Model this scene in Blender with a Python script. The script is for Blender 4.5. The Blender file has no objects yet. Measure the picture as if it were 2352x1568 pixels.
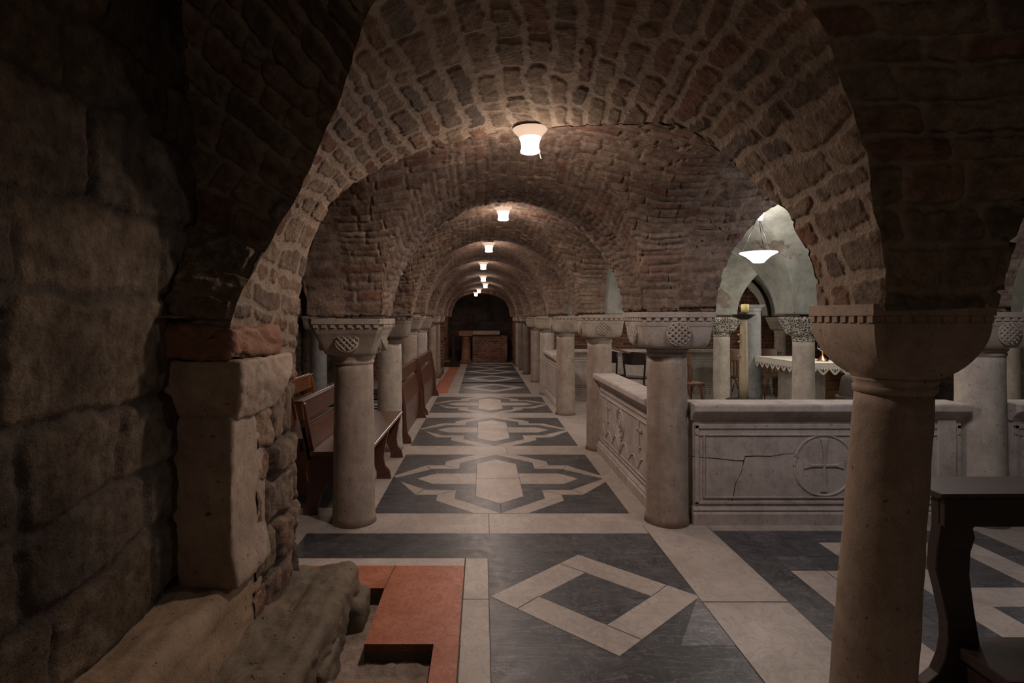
import bpy, bmesh, math, random
import numpy as np
from mathutils import Vector, Matrix

random.seed(7)
RNG = np.random.RandomState(11)
scene = bpy.context.scene
COL = scene.collection
PI = math.pi
F, CX, CY, EYE = 1280.0, 1107.0, 730.0, 1.6


def at(px, py, Y):
    """a point of the crypt at depth Y"""
    return (px - CX) / F * Y, Y, EYE - (py - CY) / F * Y


# ----------------------------------------------------------------------------------- materials
def new_mat(name):
    m = bpy.data.materials.new(name)
    m.use_nodes = True
    nt = m.node_tree
    nt.nodes.clear()
    return m, nt


class NT:
    def __init__(self, name):
        self.m, self.nt = new_mat(name)
        self.out = self.nt.nodes.new('ShaderNodeOutputMaterial')
        self.bsdf = self.nt.nodes.new('ShaderNodeBsdfPrincipled')
        self.nt.links.new(self.bsdf.outputs[0], self.out.inputs[0])
        self.tc = self.nt.nodes.new('ShaderNodeTexCoord')

    def node(self, t, **kw):
        n = self.nt.nodes.new(t)
        for k, v in kw.items():
            if k.startswith('in_'):
                n.inputs[k[3:].replace('_', ' ')].default_value = v
            else:
                setattr(n, k, v)
        return n

    def link(self, a, b):
        self.nt.links.new(a, b)

    def coords(self, sx=1, sy=1, sz=1, rot=(0, 0, 0), space='Object'):
        mp = self.node('ShaderNodeMapping')
        mp.inputs['Scale'].default_value = (sx, sy, sz)
        mp.inputs['Rotation'].default_value = rot
        self.link(self.tc.outputs[space], mp.inputs['Vector'])
        return mp.outputs[0]

    def noise(self, vec, scale, detail=5, rough=0.6, dist=0.0):
        n = self.node('ShaderNodeTexNoise')
        n.inputs['Scale'].default_value = scale
        n.inputs['Detail'].default_value = detail
        n.inputs['Roughness'].default_value = rough
        n.inputs['Distortion'].default_value = dist
        self.link(vec, n.inputs['Vector'])
        return n.outputs['Fac']

    def ramp(self, fac, stops, interp='LINEAR'):
        r = self.node('ShaderNodeValToRGB')
        r.color_ramp.interpolation = interp
        el = r.color_ramp.elements
        while len(el) < len(stops):
            el.new(0.5)
        for e, (p, c) in zip(el, stops):
            e.position = p
            e.color = (c[0], c[1], c[2], 1) if hasattr(c, '__len__') else (c, c, c, 1)
        self.link(fac, r.inputs['Fac'])
        return r.outputs['Color']

    def mix(self, fac, a, b, mode='MIX'):
        n = self.node('ShaderNodeMix', data_type='RGBA', blend_type=mode)
        for sock, v in ((n.inputs['Factor'], fac), (n.inputs[6], a), (n.inputs[7], b)):
            if hasattr(v, 'is_output'):
                self.link(v, sock)
            elif hasattr(v, '__len__'):
                sock.default_value = (v[0], v[1], v[2], 1)
            else:
                sock.default_value = v
        return n.outputs[2]

    def math(self, op, a, b=0.0):
        n = self.node('ShaderNodeMath', operation=op)
        for i, v in ((0, a), (1, b)):
            if hasattr(v, 'is_output'):
                self.link(v, n.inputs[i])
            else:
                n.inputs[i].default_value = v
        return n.outputs[0]

    def bump(self, h, strength=0.4, dist=0.01):
        b = self.node('ShaderNodeBump')
        b.inputs['Strength'].default_value = strength
        b.inputs['Distance'].default_value = dist
        self.link(h, b.inputs['Height'])
        self.link(b.outputs[0], self.bsdf.inputs['Normal'])

    def done(self, color=None, rough=0.6, spec=0.3, metal=0.0):
        if color is not None:
            if hasattr(color, 'is_output'):
                self.link(color, self.bsdf.inputs['Base Color'])
            else:
                self.bsdf.inputs['Base Color'].default_value = (*color, 1)
        if hasattr(rough, 'is_output'):
            self.link(rough, self.bsdf.inputs['Roughness'])
        else:
            self.bsdf.inputs['Roughness'].default_value = rough
        self.bsdf.inputs['Specular IOR Level'].default_value = spec
        self.bsdf.inputs['Metallic'].default_value = metal
        return self.m


def brick_mat(name, tones, mortar, stain=0.35, bump=0.5):
    """masonry: attribute bk holds (tone, mortar mask, second tone) written by the mesh builder"""
    b = NT(name)
    at_ = b.node('ShaderNodeAttribute', attribute_name='bk')
    sp = b.node('ShaderNodeSeparateColor')
    b.link(at_.outputs['Color'], sp.inputs[0])
    n = len(tones)
    col = b.ramp(sp.outputs[0], [((i + 0.5) / n, t) for i, t in enumerate(tones)])
    vec = b.coords()
    big = b.noise(vec, 2.2, 4)
    mid = b.noise(vec, 17, 6, 0.7)
    fine = b.noise(vec, 75, 4, 0.7)
    col = b.mix(b.ramp(mid, [(0.36, 0.0), (0.68, 1.0)]), b.mix(1.0, col, (0.52, 0.48, 0.46), 'MULTIPLY'), b.mix(1.0, col, (1.22, 1.18, 1.15), 'MULTIPLY'))
    mo = b.mix(b.ramp(mid, [(0.3, 0.0), (0.7, 1.0)]), [c * 0.72 for c in mortar], [c * 1.12 for c in mortar])
    col = b.mix(sp.outputs[1], col, mo)
    dirt = b.ramp(big, [(0.38, 1.0), (0.62, 1 - stain)])
    col = b.mix(1.0, col, dirt, 'MULTIPLY')
    pits = b.ramp(fine, [(0.28, 0.55), (0.44, 1.0)])
    col = b.mix(1.0, col, pits, 'MULTIPLY')
    h = b.math('ADD', b.math('MULTIPLY', mid, 0.9), b.math('MULTIPLY', fine, 0.35))
    b.bump(h, bump, 0.02)
    return b.done(col, 0.93, 0.12)


M = {}
M['vault'] = brick_mat('vault_brick', [(.285, .215, .17), (.20, .145, .115), (.31, .24, .185), (.26, .19, .145), (.24, .135, .10), (.28, .215, .17), (.325, .25, .195), (.235, .18, .145)], (.315, .245, .195), 0.3, 0.8)
M['vault_far'] = brick_mat('far_vault_brick', [(.265, .195, .155), (.20, .14, .11), (.29, .22, .17), (.25, .165, .13), (.28, .21, .165), (.235, .18, .145)], (.28, .215, .175), 0.3, 0.5)
M['arch'] = brick_mat('arch_brick', [(.235, .18, .13), (.13, .105, .088), (.285, .22, .155), (.195, .115, .082), (.25, .19, .135), (.165, .14, .118), (.30, .23, .165), (.215, .118, .08), (.26, .20, .14), (.19, .145, .11)], (.335, .26, .195), 0.25, 0.9)
M['rubble'] = brick_mat('rubble_stone', [(.19, .15, .105), (.12, .10, .08), (.22, .172, .12), (.155, .12, .088), (.175, .14, .10)], (.125, .098, .076), 0.55, 1.0)
M['pier'] = brick_mat('pier_stone', [(.24, .19, .145), (.32, .19, .14), (.28, .22, .165), (.20, .165, .13), (.33, .205, .15)], (.15, .115, .09), 0.4, 0.9)
M['redbrick'] = brick_mat('red_brick_wall', [(.30, .145, .095), (.22, .105, .075), (.34, .18, .12), (.26, .15, .11), (.19, .10, .075)], (.34, .25, .19), 0.35, 0.5)
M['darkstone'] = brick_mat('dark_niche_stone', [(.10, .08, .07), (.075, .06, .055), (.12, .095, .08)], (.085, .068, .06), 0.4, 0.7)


def plaster():
    b = NT('vault_plaster')
    vec = b.coords()
    big = b.noise(vec, 1.3, 6, 0.65, 0.4)
    mid = b.noise(vec, 6, 5, 0.65)
    st = b.noise(b.coords(5, 5, 0.8), 3, 5, 0.6)
    col = b.ramp(mid, [(0.3, (.21, .215, .19)), (0.55, (.30, .30, .265)), (0.75, (.36, .355, .315))])
    col = b.mix(b.ramp(st, [(0.45, 0.0), (0.7, 0.45)]), col, (.16, .165, .145))
    patch = b.ramp(big, [(0.56, 0.0), (0.585, 1.0)])
    pc = b.ramp(mid, [(0.35, (.12, .095, .075)), (0.65, (.24, .19, .155))])
    col = b.mix(patch, col, pc)
    b.bump(b.math('ADD', mid, b.math('MULTIPLY', patch, -0.6)), 0.35, 0.02)
    return b.done(col, 0.9, 0.15)


M['plaster'] = plaster()


def marble(name, base, vein, var, fleck=None, rough=0.42, scale=3.0, tone=True, stretch=(1, 1, 1), spec=0.3, vein_amt=.6):
    b = NT(name)
    vec = b.coords(*stretch)
    n1 = b.noise(vec, scale, 7, 0.65, 0.7)
    n2 = b.noise(vec, scale * 2.3, 8, 0.66, 1.2)
    n5 = b.noise(b.coords(stretch[0] * 2.2, stretch[1] * .7, 1, (0, 0, .6)), scale * 1.3, 7, 0.65, 0.9)
    col = b.mix(b.ramp(n1, [(0.36, 0.0), (0.64, 1.0)]), base, var)
    v = b.ramp(n2, [(0.455, 0.0), (0.5, 1.0), (0.53, 0.0)])
    col = b.mix(b.math('MULTIPLY', v, vein_amt), col, vein)
    v5 = b.ramp(n5, [(0.485, 0.0), (0.5, 1.0), (0.515, 0.0)])
    col = b.mix(b.math('MULTIPLY', v5, vein_amt * .8), col, vein)
    if fleck:
        n3 = b.noise(b.coords(stretch[0] * .8, stretch[1] * 3.0, 1, (0, 0, 0.5)), scale * 8, 6, 0.72, 0.6)
        col = b.mix(b.ramp(n3, [(0.60, 0.0), (0.74, 0.75)]), col, fleck)
        n4 = b.noise(b.coords(0.35, 2.2, 1, (0, 0, 0.7)), scale * 1.4, 7, 0.65, 0.4)
        col = b.mix(b.ramp(n4, [(0.490, 0.0), (0.5, 0.6), (0.507, 0.0)]), col, fleck)
    if tone:
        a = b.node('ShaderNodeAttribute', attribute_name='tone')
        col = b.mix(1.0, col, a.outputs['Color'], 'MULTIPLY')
    grime = b.ramp(b.noise(b.coords(), 1.1, 5, .6), [(0.35, .84), (0.65, 1.06)])
    col = b.mix(1.0, col, grime, 'MULTIPLY')
    rr = b.math('ADD', b.math('MULTIPLY', b.noise(vec, scale * 5, 4), 0.3), rough - 0.12)
    return b.done(col, rr, spec)


M['white'] = marble('pale_marble', (.53, .465, .415), (.32, .285, .26), (.43, .375, .33))
M['black'] = marble('grey_black_marble', (.058, .058, .064), (.16, .16, .165), (.105, .105, .112), fleck=(.34, .335, .335), scale=2.6, rough=.38)
M['red'] = marble('red_verona_marble', (.55, .215, .12), (.30, .075, .035), (.43, .145, .075), scale=5, vein_amt=.75)
M['joint'] = NT('floor_joint').done((.13, .105, .09), 0.85, 0.1)


def stone(name, base, dark, lichen, streak=True, bump=0.35, pits=True, rough=0.72, scale=1.0, spec=0.2):
    b = NT(name)
    vec = b.coords(scale, scale, scale)
    n1 = b.noise(vec, 3.2, 6, 0.6)
    n2 = b.noise(vec, 22, 6, 0.7)
    n3 = b.noise(vec, 90, 3, 0.6)
    col = b.mix(b.ramp(n1, [(0.35, 0.0), (0.7, 1.0)]), base, dark)
    col = b.mix(b.ramp(n2, [(0.4, 0.0), (0.75, 0.55)]), col, lichen)
    if streak:
        s = b.noise(b.coords(9, 9, 0.7), 1.6, 5, 0.6, 0.3)
        col = b.mix(b.ramp(s, [(0.45, 0.0), (0.72, 0.6)]), col, dark)
    h = b.math('ADD', n2, b.math('MULTIPLY', n3, 0.3))
    mott = b.ramp(b.noise(vec, 7.5, 7, 0.72, .5), [(0.3, .74), (0.5, 1.0), (0.72, 1.16)])
    col = b.mix(1.0, col, mott, 'MULTIPLY')
    if pits:
        ck = b.noise(b.coords(scale * 1.6, scale * 1.6, scale), 3.1, 7, .62, 1.6)
        col = b.mix(b.ramp(ck, [(0.494, 0.0), (0.5, .55), (0.506, 0.0)]), col, [c_ * .3 for c_ in dark])
        pn = b.noise(vec, 34, 4, 0.6)
        p = b.ramp(b.math('ADD', pn, b.math('MULTIPLY', n1, .12)), [(0.34, 0.30), (0.41, 1.0)])
        col = b.mix(1.0, col, p, 'MULTIPLY')
        h = b.math('ADD', h, p)
    b.bump(h, bump, 0.008)
    return b.done(col, rough, spec)


M['column'] = stone('column_marble', (.45, .385, .335), (.29, .225, .18), (.35, .275, .22))
M['column_brown'] = stone('brown_column_marble', (.33, .255, .19), (.23, .17, .125), (.36, .285, .215))
M['column_pale'] = stone('pale_column_marble', (.55, .50, .44), (.37, .33, .285), (.45, .40, .345))
M['column_blue'] = stone('blue_grey_column_marble', (.40, .41, .415), (.28, .285, .285), (.33, .335, .34))
M['column_dark'] = stone('dark_column_marble', (.27, .225, .19), (.13, .105, .09), (.22, .18, .15))
M['capital'] = stone('capital_limestone', (.41, .36, .30), (.30, .25, .205), (.34, .28, .225), streak=False)
M['capital_lilac'] = stone('grey_capital_limestone', (.42, .375, .345), (.33, .285, .255), (.37, .31, .27), streak=False)
M['parapet'] = stone('parapet_marble', (.55, .49, .455), (.40, .345, .315), (.48, .42, .38), streak=True, bump=0.22)
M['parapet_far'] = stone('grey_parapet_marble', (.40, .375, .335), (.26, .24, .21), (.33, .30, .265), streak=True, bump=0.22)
M['pilaster'] = stone('pilaster_limestone', (.40, .315, .245), (.27, .205, .155), (.33, .25, .185), streak=False, bump=0.7)
M['ledge'] = stone('ledge_limestone', (.36, .255, .165), (.21, .15, .10), (.29, .21, .135), streak=False, bump=0.7)
M['block'] = stone('weathered_block', (.21, .165, .115), (.115, .09, .065), (.16, .125, .09), streak=False, bump=1.0)
M['redstone'] = stone('red_stone', (.30, .15, .09), (.12, .06, .042), (.24, .13, .085), streak=False, bump=.8)
M['gravel'] = stone('gravel', (.42, .33, .27), (.26, .20, .165), (.50, .40, .33), streak=False, bump=1.0, scale=2.2)
M['dirt'] = stone('pit_earth', (.10, .075, .06), (.06, .045, .04), (.13, .10, .08), streak=False, bump=0.8)


def carved():
    b = NT('carved_capital_marble')
    vec = b.coords()
    vo = b.node('ShaderNodeTexVoronoi', feature='DISTANCE_TO_EDGE')
    vo.inputs['Scale'].default_value = 30
    b.link(vec, vo.inputs['Vector'])
    d = b.ramp(vo.outputs['Distance'], [(0.08, 1.0), (0.22, 0.16)])
    n = b.noise(vec, 9, 5)
    col = b.mix(b.ramp(n, [(0.35, 0.0), (0.7, 1.0)]), (.52, .49, .43), (.40, .37, .32))
    col = b.mix(1.0, col, d, 'MULTIPLY')
    b.bump(d, 0.8, 0.015)
    return b.done(col, 0.8, 0.15)


M['carved'] = carved()


def wood(name, base, dark, rough=0.32, grain=(1, 12, 12), spec=0.45):
    b = NT(name)
    g = b.noise(b.coords(*grain), 3.0, 6, 0.6, 0.8)
    col = b.mix(b.ramp(g, [(0.3, 0.0), (0.7, 1.0)]), base, dark)
    b.bump(g, 0.08, 0.004)
    return b.done(col, rough, spec)


M['pew'] = wood('pew_walnut', (.135, .058, .034), (.075, .03, .018), 0.3, (12, 1, 12))
M['pew_orange'] = wood('orange_walnut', (.30, .12, .055), (.19, .07, .03), 0.3, (12, 1, 12))
M['chair_dark'] = wood('black_brown_wood', (.032, .018, .013), (.018, .010, .008), 0.22, (10, 10, 1))
M['chair_brown'] = wood('beech_brown_wood', (.21, .10, .045), (.13, .058, .026), 0.35, (10, 10, 1))
M['kneeler'] = wood('dark_kneeler_wood', (.052, .034, .027), (.03, .02, .017), 0.42, (1, 12, 12), 0.3)
M['seat'] = wood('seat_walnut', (.17, .10, .062), (.11, .06, .036), 0.28, (12, 1, 12))


def simple(name, col, rough=0.5, metal=0.0, spec=0.4, nscale=30, var=0.2, bump=0.1):
    b = NT(name)
    n = b.noise(b.coords(), nscale, 4)
    c = b.mix(b.ramp(n, [(0.3, 0.0), (0.7, 1.0)]), [v * (1 - var) for v in col], [min(1, v * (1 + var)) for v in col])
    b.bump(n, bump, 0.004)
    return b.done(c, rough, spec, metal)


M['iron'] = simple('dark_iron', (.035, .03, .027), 0.5, 0.6)
M['brass'] = simple('brass', (.62, .36, .16), 0.28, 1.0)
M['copper'] = simple('copper', (.72, .38, .22), 0.3, 1.0)
M['steel'] = simple('steel', (.62, .62, .64), 0.4, 0.25)
M['cloth'] = simple('altar_linen', (.80, .755, .69), 0.85, 0, 0.2, 120, 0.06, 0.2)
M['lace'] = simple('lace', (.78, .74, .69), 0.85, 0, 0.2, 160, 0.12, 0.4)
M['wax'] = simple('yellow_wax', (.95, .80, .32), 0.45, 0, 0.4, 12, 0.05)
M['cream'] = simple('cream_painted_wood', (.52, .43, .31), 0.5, 0, 0.3, 8, 0.15)
M['terracotta'] = simple('dark_fired_stand', (.09, .075, .065), 0.7, 0, 0.2, 14, 0.25)
M['crack'] = simple('crack_shadow', (.06, .045, .035), 0.95, 0, 0.05)


def emit(name, col, strength, col2=None, base=(.8, .75, .7)):
    b = NT(name)
    b.bsdf.inputs['Emission Strength'].default_value = strength
    n = b.noise(b.coords(), 8, 2)
    c = b.mix(n, col, col2 or col)
    b.link(c, b.bsdf.inputs['Emission Color'])
    return b.done(base, 0.4, 0.4)


M['lamp_glass'] = emit('lit_lamp_glass', (1.0, .90, .80), 6.0)
M['lamp_upper'] = emit('dim_lamp_glass', (1.0, .76, .60), 0.6, (0.9, .60, .42), base=(.3, .22, .17))
M['bowl_glass'] = emit('lit_bowl_glass', (1.0, .97, .92), 1.6, (1., .9, .8))
M['tube'] = emit('lit_tube', (1.0, .97, .92), 1.3)


# ----------------------------------------------------------------------------------- helpers
def obj(name, bm, mat, parent=None, smooth=False, bevel=0.0):
    me = bpy.data.meshes.new(name)
    bmesh.ops.recalc_face_normals(bm, faces=bm.faces[:])
    bm.to_mesh(me)
    bm.free()
    mats = mat if isinstance(mat, (list, tuple)) else [mat]
    for m_ in mats:
        me.materials.append(m_)
    o = bpy.data.objects.new(name, me)
    COL.objects.link(o)
    if parent is not None:
        o.parent = parent
    if smooth:
        me.polygons.foreach_set('use_smooth', [True] * len(me.polygons))
    if bevel:
        md = o.modifiers.new('bevel', 'BEVEL')
        md.width = bevel
        md.segments = 2
        md.limit_method = 'ANGLE'
    return o


def tag(o, label, cat, group=None, kind=None):
    o['label'] = label
    o['category'] = cat
    if group:
        o['group'] = group
    if kind:
        o['kind'] = kind
    return o


def struct(o):
    o['kind'] = 'structure'
    return o


def empty(name, loc, label, cat, group=None, rotz=0.0):
    o = bpy.data.objects.new(name, None)
    o.empty_display_size = 0.1
    o.location = loc
    o.rotation_euler = (0, 0, rotz)
    COL.objects.link(o)
    return tag(o, label, cat, group)


def dup(root, loc, rotz=0.0, label=None, group=None, mats=None):
    def cp(o, parent):
        c = o.copy()
        COL.objects.link(c)
        c.parent = parent
        for ch in o.children:
            cp(ch, c)
        return c
    kids = list(root.children)
    r = root.copy()
    COL.objects.link(r)
    for ch in kids:
        cp(ch, r)
    r.location = loc
    r.rotation_euler = (0, 0, rotz)
    if label:
        r['label'] = label
    if group:
        r['group'] = group
    return r


def box(bm, x0, x1, y0, y1, z0, z1, mtx=None):
    vs = [bm.verts.new((x, y, z)) for x in (x0, x1) for y in (y0, y1) for z in (z0, z1)]
    if mtx is not None:
        for v in vs:
            v.co = mtx @ v.co
    for f in ((0, 1, 3, 2), (4, 6, 7, 5), (0, 4, 5, 1), (2, 3, 7, 6), (0, 2, 6, 4), (1, 5, 7, 3)):
        bm.faces.new([vs[i] for i in f])
    return vs


def prism(bm, pts, axis, a0, a1, mtx=None):
    """polygon pts (2D) extruded along axis 0/1/2"""
    def P(p, a):
        q = [p[0], p[1]]
        q.insert(axis, a)
        v = Vector(q)
        return mtx @ v if mtx is not None else v
    A = [bm.verts.new(P(p, a0)) for p in pts]
    B = [bm.verts.new(P(p, a1)) for p in pts]
    n = len(pts)
    bm.faces.new(A)
    bm.faces.new(B[::-1])
    for i in range(n):
        bm.faces.new((A[i], A[(i + 1) % n], B[(i + 1) % n], B[i]))


def lathe(bm, prof, c=(0, 0, 0), seg=32, shear=(0, 0), closed=True, mi=None):
    rings = []
    for k, (r, z) in enumerate(prof):
        rings.append([bm.verts.new((c[0] + r * math.cos(2 * PI * i / seg) + shear[0] * z,
                                    c[1] + r * math.sin(2 * PI * i / seg) + shear[1] * z, c[2] + z)) for i in range(seg)])
    for k in range(len(rings) - 1):
        for i in range(seg):
            f = bm.faces.new((rings[k][i], rings[k][(i + 1) % seg], rings[k + 1][(i + 1) % seg], rings[k + 1][i]))
            f.smooth = True
            if mi:
                f.material_index = mi[k]
    if closed:
        bm.faces.new(rings[0][::-1])
        bm.faces.new(rings[-1])


def tube(bm, pts, r, seg=8, closed=False):
    pts = [Vector(p) for p in pts]
    n = len(pts)
    rings = []
    up = Vector((0, 0, 1))
    for i, p in enumerate(pts):
        if closed:
            t = pts[(i + 1) % n] - pts[i - 1]
        else:
            t = pts[min(i + 1, n - 1)] - pts[max(i - 1, 0)]
        t.normalize()
        ref = up if abs(t.dot(up)) < 0.95 else Vector((1, 0, 0))
        a = t.cross(ref).normalized()
        b = t.cross(a).normalized()
        rr = r[i] if hasattr(r, '__len__') else r
        rings.append([bm.verts.new(p + (a * math.cos(2 * PI * k / seg) + b * math.sin(2 * PI * k / seg)) * rr) for k in range(seg)])
    for i in range(n if closed else n - 1):
        A, B = rings[i], rings[(i + 1) % n]
        for k in range(seg):
            f = bm.faces.new((A[k], A[(k + 1) % seg], B[(k + 1) % seg], B[k]))
            f.smooth = True
    if not closed:
        bm.faces.new(rings[0][::-1])
        bm.faces.new(rings[-1])


# value noise
def _hash(ix, iy, seed):
    h = (ix.astype(np.int64) * 374761393 + iy.astype(np.int64) * 668265263 + seed * 974711) & 0x7fffffff
    h = ((h ^ (h >> 13)) * 1274126177) & 0x7fffffff
    return ((h ^ (h >> 16)) & 0xffff) / 65535.0


def vnoise(x, y, seed=0):
    ix, iy = np.floor(x), np.floor(y)
    fx, fy = x - ix, y - iy
    fx = fx * fx * (3 - 2 * fx)
    fy = fy * fy * (3 - 2 * fy)
    a, b = _hash(ix, iy, seed), _hash(ix + 1, iy, seed)
    c, d = _hash(ix, iy + 1, seed), _hash(ix + 1, iy + 1, seed)
    return (a * (1 - fx) + b * fx) * (1 - fy) + (c * (1 - fx) + d * fx) * fy


def fbm(x, y, seed=0, oct_=4):
    s, amp, tot = 0, 1, 0
    for k in range(oct_):
        s = s + amp * vnoise(x * 2 ** k, y * 2 ** k, seed + k * 31)
        tot += amp
        amp *= 0.55
    return s / tot


def masonry(S, T, seed, bw, bh, mortar, warp=0.03, rnd=0.022, soft=0.006):
    """irregular coursed bricks: returns height (0 mortar .. 1 brick), tone, mortar mask, second tone"""
    rng = np.random.RandomState(seed)
    s = S + warp * (fbm(S / .35, T / .35, seed) - .5) * 2
    t = T + warp * (fbm(S / .4 + 9, T / .3 + 4, seed + 5) - .5) * 2
    edges = [t.min() - bh * 2]
    while edges[-1] < t.max() + bh:
        edges.append(edges[-1] + bh * rng.uniform(.72, 1.3))
    edges = np.array(edges)
    row = np.clip(np.searchsorted(edges, t) - 1, 0, len(edges) - 2)
    dt = np.minimum(t - edges[row], edges[row + 1] - t)
    ds = np.zeros_like(t)
    r1 = np.zeros_like(t)
    r2 = np.zeros_like(t)
    smin, smax = s.min() - bw, s.max() + bw
    for r in np.unique(row):
        mk = row == r
        e = [smin - rng.uniform(0, 1) * bw]
        while e[-1] < smax:
            e.append(e[-1] + bw * rng.choice([.45, .8, 1., 1.15, 1.4]) * rng.uniform(.85, 1.15))
        e = np.array(e)
        k = np.clip(np.searchsorted(e, s[mk]) - 1, 0, len(e) - 2)
        ds[mk] = np.minimum(s[mk] - e[k], e[k + 1] - s[mk])
        a, b = rng.rand(len(e)), rng.rand(len(e))
        r1[mk] = a[k]
        r2[mk] = b[k]
    q = np.sqrt(np.maximum(rnd - ds, 0) ** 2 + np.maximum(rnd - dt, 0) ** 2)
    d = np.where((ds < rnd) & (dt < rnd), rnd - q, np.minimum(ds, dt))
    d = d + (fbm(S / .03, T / .03, seed + 77, 2) - .5) * mortar * .7
    m = np.clip((d - mortar * .5 + soft) / (2 * soft), 0, 1)
    m = m * m * (3 - 2 * m)
    h = m * (.7 + .6 * (r2 - .5)) + (fbm(S / .06, T / .06, seed + 3, 3) - .5) * .55 + (fbm(S / .3, T / .3, seed + 8, 2) - .5) * .8
    return h, r1, 1 - m, r2


def grid_obj(name, P, bk, mat, smooth=True, parent=None):
    ni, nj = P.shape[:2]
    idx = np.arange(ni * nj).reshape(ni, nj)
    q = np.stack([idx[:-1, :-1], idx[1:, :-1], idx[1:, 1:], idx[:-1, 1:]], -1).reshape(-1, 4)
    me = bpy.data.meshes.new(name)
    me.vertices.add(ni * nj)
    me.vertices.foreach_set('co', P.reshape(-1).astype(np.float32))
    me.loops.add(q.size)
    me.loops.foreach_set('vertex_index', q.reshape(-1).astype(np.int32))
    me.polygons.add(len(q))
    me.polygons.foreach_set('loop_start', (np.arange(len(q)) * 4).astype(np.int32))
    me.polygons.foreach_set('use_smooth', np.ones(len(q), bool) if smooth else np.zeros(len(q), bool))
    me.update(calc_edges=True)
    if bk is not None:
        at_ = me.color_attributes.new('bk', 'FLOAT_COLOR', 'POINT')
        c = np.ones((ni * nj, 4), np.float32)
        c[:, :3] = bk.reshape(-1, 3)
        at_.data.foreach_set('color', c.reshape(-1))
    me.materials.append(mat)
    me.validate()
    o = bpy.data.objects.new(name, me)
    COL.objects.link(o)
    if parent:
        o.parent = parent
    return o


def normals(P, ref):
    du = np.gradient(P, axis=0)
    dv = np.gradient(P, axis=1)
    N = np.cross(du, dv)
    L = np.linalg.norm(N, axis=-1, keepdims=True)
    N = N / np.maximum(L, 1e-9)
    sgn = np.sign(np.sum(N * (ref - P), -1, keepdims=True))
    return N * np.where(sgn == 0, 1, sgn)


def masonry_grid(name, P, S, T, ref, mat, seed, bw, bh, mortar, amp, fade=None, warp=.03, rnd=.022, soft=.006):
    h, r1, mm, r2 = masonry(S, T, seed, bw, bh, mortar, warp, rnd, soft)
    N = normals(P, np.asarray(ref, float))
    hh = (h - .4) * amp
    if fade is not None:
        hh = hh * fade
    return grid_obj(name, P + N * hh[..., None], np.stack([r1, mm, r2], -1), mat)


def resample(pts, n):
    pts = np.array(pts, float)
    d = np.r_[0, np.cumsum(np.linalg.norm(np.diff(pts, axis=0), axis=1))]
    # smooth the polyline with a Catmull-Rom pass first
    fine = []
    for i in range(len(pts) - 1):
        p0, p1, p2, p3 = pts[max(i - 1, 0)], pts[i], pts[i + 1], pts[min(i + 2, len(pts) - 1)]
        for t in np.linspace(0, 1, 12, endpoint=False):
            fine.append(.5 * ((2 * p1) + (-p0 + p2) * t + (2 * p0 - 5 * p1 + 4 * p2 - p3) * t * t + (-p0 + 3 * p1 - 3 * p2 + p3) * t ** 3))
    fine.append(pts[-1])
    fine = np.array(fine)
    d = np.r_[0, np.cumsum(np.linalg.norm(np.diff(fine, axis=0), axis=1))]
    s = np.linspace(0, d[-1], n)
    return np.stack([np.interp(s, d, fine[:, k]) for k in range(fine.shape[1])], -1), d[-1]


# ----------------------------------------------------------------------------------- camera
cam = bpy.data.cameras.new('camera')
cam.sensor_width = 36
cam.lens = 36 * F / 2352
cam.shift_x = (1176 - CX) / 2352
cam.shift_y = -(784 - CY) / 2352
cam.clip_start = 0.05
co = bpy.data.objects.new('camera', cam)
co.location = (0, 0, EYE)
co.rotation_euler = (PI / 2, 0, 0)
COL.objects.link(co)
scene.camera = co

# ----------------------------------------------------------------------------------- floor
SPRING = 1.64


class Floor:
    def __init__(self):
        self.bm = bmesh.new()
        self.mats = ['white', 'black', 'red', 'joint', 'dirt']
        self.tone = self.bm.loops.layers.float_color.new('tone')

    def poly(self, pts, mat, lvl, tone=None):
        z = 0.0007 * lvl
        f = self.bm.faces.new([self.bm.verts.new((p[0], p[1], z)) for p in pts])
        if f.normal.z < 0 or True:
            f.normal_update()
            if f.normal.z < 0:
                f.normal_flip()
        f.material_index = self.mats.index(mat)
        t = tone if tone is not None else random.uniform(.86, 1.1)
        for l in f.loops:
            l[self.tone] = (t, t, t, 1)
        return f

    def rect(self, x0, x1, y0, y1, mat, lvl=0, tone=None):
        self.poly([(x0, y0), (x1, y0), (x1, y1), (x0, y1)], mat, lvl, tone)

    def line(self, a, b, lvl=4, w=0.004):
        a, b = Vector(a), Vector(b)
        d = (b - a).normalized()
        n = Vector((-d.y, d.x)) * w * .5
        self.poly([a + n, b + n, b - n, a - n], 'joint', lvl, 1)


fl = Floor()
# pale ground slabs; the pit by the left wall stays open
PX0, PX1, PX2, PY1, PY2 = -1.3, -.577, -.237, 3.30, 2.735
for (x0, x1, y0, y1) in [(-7.2, PX0, -1.5, 22), (PX0, PX1, PY1, 22), (PX1, PX2, PY2, 22), (PX2, 9.2, -1.5, 22)]:
    fl.rect(x0, x1, y0, y1, 'white', 0, 1.0)
# pit walls
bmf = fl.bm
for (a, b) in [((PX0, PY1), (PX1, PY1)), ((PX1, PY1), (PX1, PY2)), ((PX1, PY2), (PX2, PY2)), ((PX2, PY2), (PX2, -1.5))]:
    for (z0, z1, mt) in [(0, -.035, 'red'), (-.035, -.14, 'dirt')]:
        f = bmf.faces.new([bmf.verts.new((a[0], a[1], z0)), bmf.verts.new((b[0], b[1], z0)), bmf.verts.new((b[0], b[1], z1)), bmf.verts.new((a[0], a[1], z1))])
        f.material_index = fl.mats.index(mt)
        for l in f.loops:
            l[fl.tone] = (.4, .4, .4, 1)

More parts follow.
